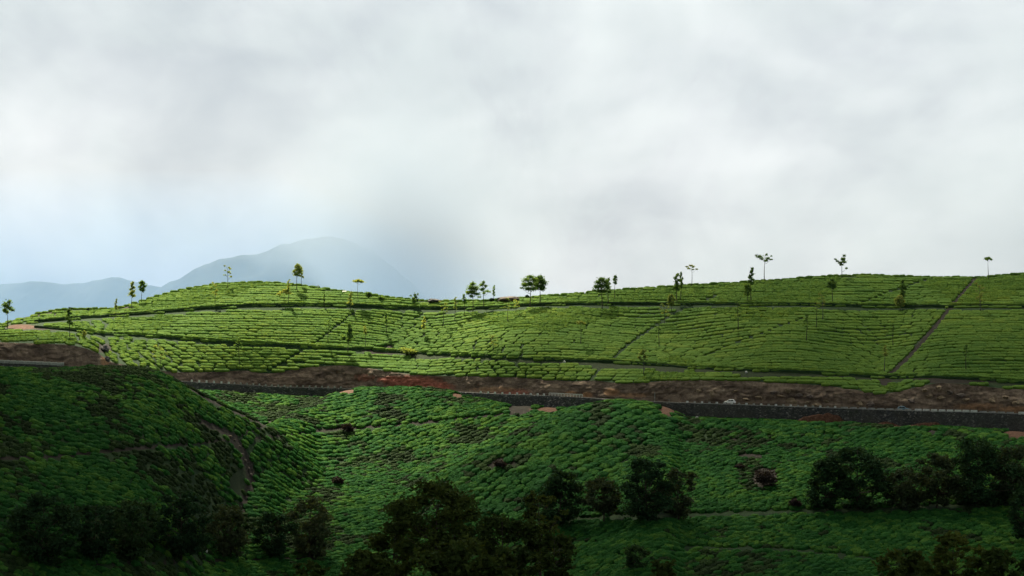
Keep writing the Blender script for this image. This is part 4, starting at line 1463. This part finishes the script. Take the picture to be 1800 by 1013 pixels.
for i, (px, pyb, Yd, pyt, cw, leaf, lab, cf) in enumerate(BIG):
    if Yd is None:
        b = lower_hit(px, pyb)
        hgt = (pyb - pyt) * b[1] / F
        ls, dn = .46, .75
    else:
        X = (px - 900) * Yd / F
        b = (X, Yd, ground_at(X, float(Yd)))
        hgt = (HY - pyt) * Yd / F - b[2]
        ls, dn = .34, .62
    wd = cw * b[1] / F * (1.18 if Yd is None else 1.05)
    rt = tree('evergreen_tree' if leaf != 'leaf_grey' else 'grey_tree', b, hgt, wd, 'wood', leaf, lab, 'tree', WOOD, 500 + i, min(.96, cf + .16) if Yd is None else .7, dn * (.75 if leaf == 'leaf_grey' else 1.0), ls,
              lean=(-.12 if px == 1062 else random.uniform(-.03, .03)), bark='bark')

# ------------------------------------------------------------------ rocks
def boulder(name, px, py, w, h, mat, label, where=upper_pt, seed=1, depth=None):
    b = where(np.array(float(px)), np.array(float(py))) if where is upper_pt else where(px, py)
    b = tuple(float(q) for q in b)
    s = b[1] / F
    me = rock_mesh(name, seed, M[mat], 4, .28)
    o = bpy.data.objects.new(name, me)
    o.location = (b[0], b[1], b[2] + h * s * .38)
    o.scale = (w * s * .5, (depth or w * s * .35), h * s * .55)
    o.rotation_euler = (0, 0, random.uniform(-.2, .2))
    link(o)
    return tag(o, label, 'rock')


boulder('rock_outcrop', 893, 529, 46, 9, 'rock_brown', 'long low brown rock on the skyline saddle', seed=3, depth=5)
boulder('rock_outcrop', 764, 531, 24, 6, 'rock_dark', 'flat dark rock on the skyline right of the ragged dark tree', seed=5, depth=3)
boulder('boulder', 184, 619, 15, 13, 'rock_dark', 'dark grey boulder at the right end of the far left cut bank', seed=6, depth=2.4)
boulder('boulder', 188, 636, 9, 10, 'rock_dark', 'dark rock standing under the boulder at the far left cut bank end', seed=8, depth=1.6)
boulder('stone', 992, 638, 4.5, 4, 'whitewash', 'small white stone on the grassy track by the central diagonal path', seed=9, depth=.5)
boulder('stone', 1312, 656, 4.5, 4, 'whitewash', 'small white stone on the grassy track above the white car', seed=10, depth=.5)
boulder('stone', 559, 506, 3, 5, 'whitewash', 'tiny white stone on the left crest between yellow tree and hut', seed=12, depth=.4)
boulder('stone', 1225, 738, 6, 7, 'concrete', 'pale stone at the left foot of the long dark wall', lower_hit, seed=11, depth=.6)
boulder('stone', 939, 719, 4, 3, 'whitewash', 'white stone in the bare patch below the low wall', lower_hit, seed=13, depth=.5)
boulder('stone', 363, 972, 5, 5, 'whitewash', 'white stone in the dark under the left foreground trees', lower_hit, seed=14, depth=.5)
for i, (px, py) in enumerate([(427, 800), (432, 812), (437, 825), (440, 836), (436, 848), (438, 862), (420, 785), (402, 768), (398, 771), (432, 876), (413, 776)]):
    b = lower_hit(px + random.uniform(-2, 2), py)
    o = bpy.data.objects.new('stream_stone', rock_variants['rock_ochre' if i in (7, 8) else 'rock_brown'][i % 3])
    o.location = b
    o.scale = (random.uniform(.4, .8), random.uniform(.4, .7), random.uniform(.3, .5))
    link(o)
    tag(o, 'grey stone lying in the brown stream gully between the left hills', 'stone', 'stones in the stream gully')

def earth_heap(px, py, w, h, label, seed):
    """spoil tipped against the wall: a low uneven mound with its own slope"""
    b_ = lower_hit(px, py)
    Yc = float(road_c(px, 2)) - 1.4
    s_ = Yc / F
    u = np.linspace(-1, 1, 34)
    v = np.linspace(-1, 1, 14)
    U, V_ = np.meshgrid(u, v)
    prof = np.clip(1 - np.abs(U) ** 2.2, 0, 1) * np.clip(1 - np.abs(V_) ** 1.6, 0, 1)
    X0 = (px - 900) * s_
    XX = X0 + U * w * s_ * .5
    YY_ = Yc + V_ * 1.3
    zb_ = lower_z(900 + XX * F / YY_, YY_)
    ZZ_ = zb_ - .25 + prof * h * s_ * (.75 + .7 * (fbm(XX * .5, YY_ * .8, seed, 3) - .3))
    o = grid_object('earth_heap', XX, YY_, ZZ_, M['soil'], {'red': np.full(XX.shape, 1.0)})
    return tag(o, label, 'earth heap')


earth_heap(1448, 742, 104, 20, 'long red-brown earth heap against the foot of the long wall, right of the white car', 3)
earth_heap(1562, 748, 46, 9, 'small red-brown earth heap at the wall foot below the blue-grey car', 5)
earth_heap(1632, 750, 84, 11, 'low strip of pale red earth at the wall foot under the white parapet blocks', 7)

# ------------------------------------------------------------------ guard stones and rails along the road
def road_pt(px, off=0.0, dz=0.0):
    Y = float(road_c(px, 2)) + off
    z = (HY - float(road_c(px))) * float(road_c(px, 2)) / F
    return Vector(((px - 900) * Y / F, Y, z + dz))


def stone_block_mesh(w, d, h, mat, name):
    bm = bmesh.new()
    bmesh.ops.create_cube(bm, size=1.0)
    bmesh.ops.scale(bm, vec=(w, d, h), verts=bm.verts)
    bmesh.ops.bevel(bm, geom=list(bm.edges), offset=min(w, d, h) * .14, segments=2, affect='EDGES')
    for v in bm.verts:
        v.co += Vector((noise.noise(v.co * 2.0), noise.noise(v.co * 2.0 + Vector((5, 0, 0))), noise.noise(v.co * 2 + Vector((0, 7, 0))))) * .035
        if v.co.z > 0:
            v.co.x *= .94
            v.co.y *= .94
    me = bpy.data.meshes.new(name)
    bm.to_mesh(me)
    bm.free()
    me.materials.append(mat)
    return me


ms_white = stone_block_mesh(.75, .42, .80, M['whitewash'], 'guard_stone')
ms_grey = stone_block_mesh(.75, .42, .72, M['concrete'], 'guard_stone')
ms_long = stone_block_mesh(2.15, .42, .85, M['whitewash'], 'parapet_block')
ms_longgrey = stone_block_mesh(2.3, .40, .55, M['concrete'], 'parapet_block')


def road_block(name, me, px, label, group, sx=1.0):
    a, b = road_pt(px - 3), road_pt(px + 3)
    o = bpy.data.objects.new(name, me)
    o.location = road_pt(px, .05, .25 + me.vertices[0].co.z * 0 + .34)
    o.rotation_euler = (0, 0, math.atan2(b.y - a.y, b.x - a.x))
    o.scale = (sx * random.uniform(.93, 1.07), 1, random.uniform(.92, 1.06))
    link(o)
    tag(o, label, 'guard stone', group)


G1 = 'white guard stones on the left stretch of road'
for px in (337, 350, 363, 376, 389, 402):
    road_block('guard_stone', ms_white, px, 'bright white guard stone on the road wall behind the left hill', G1)
for px in range(412, 606, 11):
    road_block('guard_stone', ms_grey, px, 'weathered grey guard stone on the low wall between the left hills', 'grey guard stones between the left hills', .9)
for px in (845, 858, 870, 883, 896, 909, 921, 933, 945, 956):
    road_block('guard_stone', ms_white, px, 'white guard stone on the low wall left of the white railing', 'white guard stones left of the railing')
for k, px in enumerate(range(1208, 1480, 13)):
    road_block('guard_stone', ms_grey if k % 2 else ms_white, px, 'small guard stone on the long dark wall near the white car', 'guard stones on the long wall')
for px in range(1484, 1602, 16):
    road_block('parapet_block', ms_longgrey, px, 'low grey parapet block on the long dark wall by the blue-grey car', 'grey parapet blocks')
for px in (1614, 1628, 1642, 1656, 1670, 1684, 1698, 1712):
    road_block('parapet_block', ms_long, px, 'long white parapet block on the right end of the long dark wall', 'white parapet blocks')
for px in (1728, 1744, 1760, 1776):
    road_block('parapet_block', ms_longgrey, px, 'dull grey parapet block right of the long white ones', 'dull parapet blocks at right')
road_block('parapet_block', ms_long, 1796, 'single white parapet block at the right picture edge', None)
# coping of the long wall: a thin pale kerb under the stones
mb = MB()
for px in np.arange(1196, 1800, 12.0):
    a, b = road_pt(px, .02, .25), road_pt(px + 11.9, .02, .25)
    mb.add([(a.x, a.y - .25, a.z + .004), (b.x, b.y - .25, b.z + .004), (b.x, b.y + .25, b.z + .004), (a.x, a.y + .25, a.z + .004),
            (a.x, a.y - .25, a.z + .2), (b.x, b.y - .25, b.z + .2), (b.x, b.y + .25, b.z + .2), (a.x, a.y + .25, a.z + .2)],
           [(4, 5, 6, 7), (0, 1, 5, 4), (2, 3, 7, 6), (1, 2, 6, 5), (3, 0, 4, 7)])
tag(mb.build('kerb_coping', M['concrete']), 'thin grey coping along the top of the long dark wall', 'coping')


def railing(x0, x1, label):
    root = empty('road_railing', road_pt((x0 + x1) / 2, .1, .25))
    tag(root, label, 'railing')
    base = Vector(root.location)
    for h, nm in ((1.0, 'top_rail'), (.5, 'middle_rail')):
        m_ = MB()
        p = [road_pt(x_, .1, .25 + h) - base for x_ in np.linspace(x0, x1, 8)]
        for a, b in zip(p[:-1], p[1:]):
            m_.box((a + b) / 2, ((b - a).length + .02, .10, .24 if h == 1.0 else .12), math.atan2(b.y - a.y, b.x - a.x))
        m_.build(nm, M['whitewash'], root)
    for x_ in np.linspace(x0, x1, 12):
        m_ = MB()
        p = road_pt(x_, .22, .25 + .45) - base
        m_.box(p, (.16, .14, 1.0))
        m_.build('post', M['whitewash'], root)


railing(965, 1024, 'white post and rail barrier on the low wall left of the near right hill')
# white rail at the far left
root = empty('road_parapet', road_pt(50, 0, .25))
tag(root, 'continuous pale parapet wall along the road at the far left', 'parapet')
m_ = MB()
base = Vector(root.location)
for x_ in np.arange(-200, 112, 12.0):
    a, b = road_pt(x_, 0, .25) - base, road_pt(x_ + 12, 0, .25) - base
    m_.box((a + b) / 2 + Vector((0, 0, .42)), ((b - a).length, .4, .84), math.atan2(b.y - a.y, b.x - a.x))
m_.build('parapet_wall', M['concrete'], root)
m_ = MB()
for x_ in np.arange(-200, 112, 12.0):
    a, b = road_pt(x_, 0, .25) - base, road_pt(x_ + 12, 0, .25) - base
    m_.box((a + b) / 2 + Vector((0, 0, .90)), ((b - a).length, .52, .11), math.atan2(b.y - a.y, b.x - a.x))
m_.build('coping', M['whitewash'], root)
# slim road posts
for px, lab in ((1151, 'slim pale post beside the road just right of the near right hill crest'), (1176, 'short post on the road bend left of the long dark wall')):
    p = road_pt(px, 1.2, 0)
    root = empty('road_post', p)
    tag(root, lab, 'post')
    m_ = MB()
    hh = 3.4 if px == 1151 else 1.3
    m_.tube([(0, 0, 0), (0, 0, hh)], [.10, .08], 8)
    m_.build('shaft', M['concrete'], root)
    m_ = MB()
    m_.box((0, 0, .12), (.4, .4, .24))
    m_.build('footing', M['concrete'], root)


# ------------------------------------------------------------------ cars
def loft_body(mb, stations, mi=0):
    """stations: (x, list of (y, z)) rings with equal counts, half section mirrored"""
    rings = []
    for x_, half in stations:
        ring = [(x_, -y_, z_) for y_, z_ in half] + [(x_, y_, z_) for y_, z_ in reversed(half)]
        rings.append(ring)
    n = len(rings[0])
    vs = [v for r_ in rings for v in r_]
    fs = []
    for i in range(len(rings) - 1):
        for k in range(n):
            k2 = (k + 1) % n
            fs.append((i * n + k, i * n + k2, (i + 1) * n + k2, (i + 1) * n + k))
    fs.append(tuple(range(n))[::-1])
    fs.append(tuple((len(rings) - 1) * n + k for k in range(n)))
    mb.add(vs, fs, mi)


def car(name, loc, heading, paint, label, tall=1.0):
    """small hatchback, nose towards +x"""
    root = empty(name, loc, heading)
    tag(root, label, 'car')
    b = MB()
    W = .84
    prof = [(-1.95, .62, .30, .74), (-1.90, .98, .28, .80), (-1.5, 1.02, .26, W), (0, 1.0, .24, W), (.85, .98, .24, W), (1.35, .90, .26, .82), (1.78, .78, .28, .76), (1.95, .55, .32, .62)]
    st = []
    for x_, zt, zb_, w_ in prof:
        st.append((x_, [(w_ * .8, zb_), (w_, zb_ + .12), (w_ * 1.01, (zb_ + zt) / 2), (w_ * .97, zt - .08), (w_ * .82, zt)]))
    loft_body(b, st)
    b.build('body', M[paint], root, smooth=True)
    c_ = MB()
    cab = [(-1.78, 1.0, 1.06, .76), (-1.42, 1.0, 1.46 * tall, .62), (-.9, 1.0, 1.55 * tall, .62), (-.1, 1.0, 1.53 * tall, .62), (.35, .98, 1.42 * tall, .63), (1.05, .92, 1.0, .74)]
    st = []
    for x_, zb_, zt, w_ in cab:
        f_ = (zt - zb_)
        st.append((x_, [(.80, zb_ - .05), (.80 + (w_ - .80) * .1, zb_ + .1 * f_), (w_ + .03, zt - .06), (w_ * .9, zt)]))
    loft_body(c_, st)
    c_.build('cabin', M[paint], root, smooth=True)
    for s in (-1, 1):
        for (x0, x1, t0, t1) in ((-1.28, -.42, -1.22, -.42), (-.34, .72, -.34, .32)):
            g_ = MB()
            zt0 = 1.42 * tall
            g_.add([(x0, s * .818, 1.02), (x1, s * .818, 1.0), (t1, s * .672, zt0 - (.08 if t1 > 0 else 0)), (t0, s * .672, zt0)], [(0, 1, 2, 3) if s < 0 else (3, 2, 1, 0)])
            g_.add([(x0, s * .79, 1.02), (x1, s * .79, 1.0), (t1, s * .645, zt0 - (.08 if t1 > 0 else 0)), (t0, s * .645, zt0)], [(3, 2, 1, 0) if s < 0 else (0, 1, 2, 3)])
            g_.build('side_window', M['car_glass'], root)
        h_ = MB()
        h_.box((1.80, s * .56, .68), (.22, .26, .14), 0)
        h_.build('headlight', M['lamp'], root)
        t_ = MB()
        t_.box((-1.92, s * .66, .82), (.10, .18, .26), 0)
        t_.build('tail_light', M['lamp_red'], root)
        m2 = MB()
        m2.box((.55, s * .93, 1.02), (.12, .18, .12))
        m2.build('mirror', M[paint], root)
    g_ = MB()
    g_.add([(1.06, -.66, 1.0), (1.06, .66, 1.0), (.44, .56, 1.40 * tall), (.44, -.56, 1.40 * tall)], [(0, 1, 2, 3)])
    g_.add([(1.02, -.66, .98), (1.02, .66, .98), (.40, .56, 1.38 * tall), (.40, -.56, 1.38 * tall)], [(3, 2, 1, 0)])
    g_.build('windscreen', M['car_glass'], root)
    g_ = MB()
    g_.add([(-1.80, .6, 1.06), (-1.80, -.6, 1.06), (-1.50, -.52, 1.40 * tall), (-1.50, .52, 1.40 * tall)], [(0, 1, 2, 3)])
    g_.add([(-1.76, .6, 1.06), (-1.76, -.6, 1.06), (-1.46, -.52, 1.40 * tall), (-1.46, .52, 1.40 * tall)], [(3, 2, 1, 0)])
    g_.build('rear_window', M['car_glass'], root)
    bp = MB()
    bp.box((1.93, 0, .40), (.12, 1.3, .2))
    bp.build('front_bumper', M['rubber'], root)
    for x_ in (-1.18, 1.22):
        for s in (-1, 1):
            ty_ = MB()
            ty_.tube([(x_, s * .70, .30), (x_, s * .885, .30)], [.30, .30], 18)
            w_ = ty_.build('wheel', M['rubber'], root)
            rm = MB()
            rm.tube([(x_, s * .86, .30), (x_, s * .90, .30)], [.19, .17], 12)
            rm.build('rim', M['chrome'], w_)
    return root


def road_heading(px):
    a, b = road_pt(px - 5), road_pt(px + 5)
    return math.atan2(b.y - a.y, b.x - a.x)


p = road_pt(1283, 2.3, .35)
car('parked_car', p, road_heading(1283) + math.pi + .12, 'car_white', 'small white hatchback driving on the road below the rock cutting')
p = road_pt(1588, 3.0, .02)
car('blue_car', p, road_heading(1588) - .05, 'car_teal', 'blue-grey car half hidden behind the parapet of the long wall', 1.04)

# ------------------------------------------------------------------ small things
b = tuple(float(q) for q in upper_pt(np.array(605.0), np.array(516.5)))
root = empty('small_hut', (b[0], b[1] + 1.5, b[2] - .3))
root.scale = (.72, .72, .72)
tag(root, 'tiny white-roofed hut on the left crest near the umbrella-shaped tree', 'hut')
m_ = MB()
m_.box((0, 0, .75), (1.7, 1.6, 1.5))
m_.build('wall', M['wall_pink'], root)
m_ = MB()
m_.add([(-1.15, -1.05, 1.45), (1.15, -1.05, 1.45), (1.15, 0, 2.15), (-1.15, 0, 2.15), (-1.15, 1.05, 1.45), (1.15, 1.05, 1.45),
        (-1.15, -1.05, 1.38), (1.15, -1.05, 1.38), (1.15, 1.05, 1.38), (-1.15, 1.05, 1.38)],
       [(0, 1, 2, 3), (3, 2, 5, 4), (0, 3, 4, 9, 6), (1, 7, 8, 5, 2), (6, 7, 1, 0), (4, 5, 8, 9), (9, 8, 7, 6)])
m_.build('roof', M['roof_white'], root)
m_ = MB()
m_.box((.25, -.82, .55), (.55, .06, 1.1))
m_.build('door', M['bark'], root)

b = lower_hit(1791, 757)
root = empty('blue_drum', b)
tag(root, 'bright blue plastic drum on the red earth at the right end of the wall', 'drum')
m_ = MB()
m_.tube([(0, 0, -.1), (0, 0, .3), (0, 0, .34), (0, 0, .7), (0, 0, .74), (0, 0, 1.05)], [.42, .46, .43, .46, .43, .40], 14)
m_.build('barrel', M['blue_plastic'], root, smooth=False)
m_ = MB()
m_.tube([(0, 0, 1.055), (0, 0, 1.12)], [.43, .43], 14)
m_.build('lid', M['blue_plastic'], root)


def bird(px, py, Y, span, label, seed):
    root = empty('bird', P3(px, py, Y), .5)
    tag(root, label, 'bird', 'birds in the sky')
    m_ = MB()
    k = span
    m_.tube([(-.22 * k, 0, 0), (-.1 * k, 0, .01 * k), (.08 * k, 0, .015 * k), (.2 * k, 0, .02 * k), (.26 * k, 0, .015 * k)], [.01 * k, .05 * k, .06 * k, .035 * k, .008 * k], 8)
    m_.build('body', M['feather'], root, smooth=True)
    for s in (-1, 1):
        w_ = MB()
        top = [(.09 * k, s * .03 * k, .03 * k), (.10 * k, s * .25 * k, .07 * k), (-.02 * k, s * .5 * k, .03 * k), (-.05 * k, s * .27 * k, .06 * k), (-.06 * k, s * .03 * k, .03 * k)]
        bot = [(a, b_, c_ - .012 * k) for a, b_, c_ in top]
        f_ = [(0, 1, 2, 3, 4), (9, 8, 7, 6, 5)] + [(i, i + 5, (i + 1) % 5 + 5, (i + 1) % 5) for i in range(5)]
        w_.add(top + bot, f_)
        w_.build('wing', M['feather'], root)


bird(507, 303, 900, 1.3, 'tiny dark bird gliding above the hazy mountain', 1)
bird(218, 203, 1100, 1.1, 'tiny faint bird high in the left part of the sky', 2)

# ------------------------------------------------------------------ mountains behind the hill
def mountain(name, sil, Y, depth, label, seed):
    x = np.arange(sil[0][0], sil[-1][0] + 1, 3.0)
    c_ = smooth_curve(sil, 3, 4)
    t = np.linspace(-1, 1, 41)
    PXm, T = np.meshgrid(x, t)
    ridge = (HY - c_(PXm)) * Y / F
    YM = Y + T * depth
    XM = (PXm - 900) * Y / F
    fall = 1 - np.abs(T) ** 1.15
    ZM = -150 + (ridge + 150) * fall
    ZM = ZM + (fbm(XM * .006, YM * .006, seed, 5) - .5) * 70 * (1 - .75 * fall) + (fbm(XM * .03, YM * .03, seed, 3) - .5) * 9
    return grid_object(name, XM, YM, ZM, M['mountain'])


tag(mountain('mountain', [(150, 620), (230, 545), (270, 514), (300, 497), (318, 492), (350, 470), (372, 464), (385, 458), (420, 449), (440, 446), (470, 440), (490, 430), (510, 428), (530, 421), (545, 420), (580, 416), (620, 424), (670, 450), (730, 500), (790, 565), (840, 640)], 5200, 900, '', 3), kind='structure')
tag(mountain('hills', [(-700, 520), (-300, 500), (-100, 498), (0, 500), (60, 494), (130, 500), (200, 488), (260, 500), (330, 510), (420, 530), (520, 560), (600, 620)], 6200, 800, '', 9), kind='structure')

# ------------------------------------------------------------------ clouds (all outside the haze) and haze
def cloud(name, centre, radii, density, label, seed, col=(1, 1, 1), aniso=0.0, sub=4, flat=False):
    bm = bmesh.new()
    bmesh.ops.create_icosphere(bm, subdivisions=sub, radius=1.0)
    off = Vector((seed * 4.1, seed * 2.7, seed * 7.3))
    for v in bm.verts:
        p_ = v.co.copy()
        n_ = .34 * noise.noise(p_ * 1.4 + off) + .20 * noise.noise(p_ * 3.1 + off) + .10 * noise.noise(p_ * 6.5 + off)
        q = p_ * (1 + n_)
        if flat and q.z < 0:
            q.z *= .35
        v.co = Vector((q.x * radii[0], q.y * radii[1], q.z * radii[2]))
    me = bpy.data.meshes.new(name)
    bm.to_mesh(me)
    bm.free()
    me.materials.append(volume_material(name + '_vapour', col, density, aniso))
    o = bpy.data.objects.new(name, me)
    o.location = centre
    link(o)
    tag(o, label, 'cloud', 'clouds', 'stuff')
    return o


def over(X, Y, z, h):
    """centre of a cloud at height h whose shade falls on (X, Y, z)"""
    k = (h - z) / sun_dir.z
    return (X + sun_dir.x * k, Y + sun_dir.y * k, h)


cloud('cloud', over(20, 368, -60, 560), (760, 255, 110), .021, 'broad low cloud shading the near slopes', 1, flat=True)
cloud('cloud', over(215, 715, -10, 640), (260, 115, 78), .0150, 'smaller cloud shading the right hill', 2, flat=True)
cloud('cloud', (0, 250, 330), (900, 430, 75), .045, 'unseen low cloud added over the valley to dim the sky light', 7, (.82, .84, .86), flat=True)  # added out of view to keep overhead sky light off the near slopes

MIST = (0.97, 0.985, 1.0)


def mist(px, py, Y, w, h, d, density, seed, col=MIST):
    s = Y / F
    cloud('mist', P3(px, py, Y), (w * s, d, h * s), density, 'soft grey-white mist drifting round the far mountain', seed, col, .2)


# the air of the far valley: pale blue, thinning upwards
mb = MB()
w_ = 4600
mb.add([(-w_, 3110, -140), (-420, 3110, -140), (350, 3440, -140), (350, 3560, -140), (-420, 3890, -140), (-w_, 3890, -140), (-w_, 3500, 270), (-420, 3500, 240), (350, 3500, -60)],
       [(5, 4, 1, 0), (4, 3, 2, 1), (0, 1, 7, 6), (1, 2, 8, 7), (3, 4, 7, 8), (4, 5, 6, 7), (2, 3, 8), (5, 0, 6)])
o = mb.build('far_haze', volume_material('blue_air', (.46, .69, .97), 0.0019))
tag(o, 'pale blue haze filling the far valley', 'haze', kind='stuff')


def mist_bank_material():
    """cloud resting on the mountain: none below an uneven lower limit, dense above it"""
    m, nt, out = nodemat('mist_bank_vapour')
    g = N(nt)
    pos = g.pos()
    sep = g.new('ShaderNodeSeparateXYZ')
    nt.links.new(pos, sep.inputs[0])
    X, Z = sep.outputs['X'], sep.outputs['Z']
    flat = g.scale(pos, (1.0, 0.0, 1.0))
    n1 = g.noise(flat, 0.0042, 5.0, 0.6, 0.4)
    n2 = g.noise(flat, 0.0016, 3.0, 0.5)
    k = g.math('DIVIDE', g.math('ADD', X, 1500.0), 3000.0, True)
    # height of the lower limit along X, 0 = -200 m, 1 = +300 m
    low = g.ramp(k, [(0.0, (.44,) * 3), (0.20, (.46,) * 3), (0.25, (.56,) * 3), (0.30, (.62,) * 3), (0.345, (.58,) * 3), (0.385, (.36,) * 3), (0.43, (.10,) * 3), (1.0, (.0,) * 3)], 'EASE')
    lowz = g.math('SUBTRACT', g.math('MULTIPLY', low, 500.0), 200.0)
    h = g.math('ADD', g.math('SUBTRACT', Z, lowz), g.math('MULTIPLY', g.math('SUBTRACT', n1, 0.5), 150.0))
    up = g.math('DIVIDE', g.math('ADD', h, 45.0), 120.0, True)
    up = g.math('MULTIPLY', up, g.math('MULTIPLY', up, g.math('SUBTRACT', 3.0, g.math('MULTIPLY', up, 2.0))))
    core = g.math('MULTIPLY', g.math('POWER', g.math('DIVIDE', g.math('SUBTRACT', X, -235.0), 190.0), 2.0), -1.0)
    core = g.math('EXPONENT', core)
    cz = g.math('EXPONENT', g.math('MULTIPLY', g.math('POWER', g.math('DIVIDE', g.math('SUBTRACT', Z, 60.0), 230.0), 2.0), -1.0))
    core = g.math('MULTIPLY', core, cz)
    puff = g.math('MULTIPLY', g.math('SUBTRACT', g.math('ADD', g.math('MULTIPLY', n2, .6), g.math('MULTIPLY', n1, .4)), .44), 5.0, True)
    d = g.math('ADD', g.math('ADD', g.math('ADD', 0.0007, g.math('MULTIPLY', puff, 0.0025)), 0.0), g.math('MULTIPLY', core, 0.0135))
    d = g.math('MULTIPLY', d, up)
    p = g.new('ShaderNodeVolumePrincipled')
    g.put(p.inputs['Color'], g.mix(core, (0.575, 0.64, 0.735), (0.66, 0.72, 0.80)))  # colour lightened in the dense core to make up for missing light
    p.inputs['Anisotropy'].default_value = 0.25
    nt.links.new(d, p.inputs['Density'])
    nt.links.new(p.outputs['Volume'], out.inputs['Volume'])
    return m


mb = MB()
mb.box((0, 4130, 420), (4400, 200, 1100))
o = mb.build('mist_bank', mist_bank_material())
tag(o, 'soft bank of grey-white mist hiding the top of the far mountain', 'mist', kind='stuff')
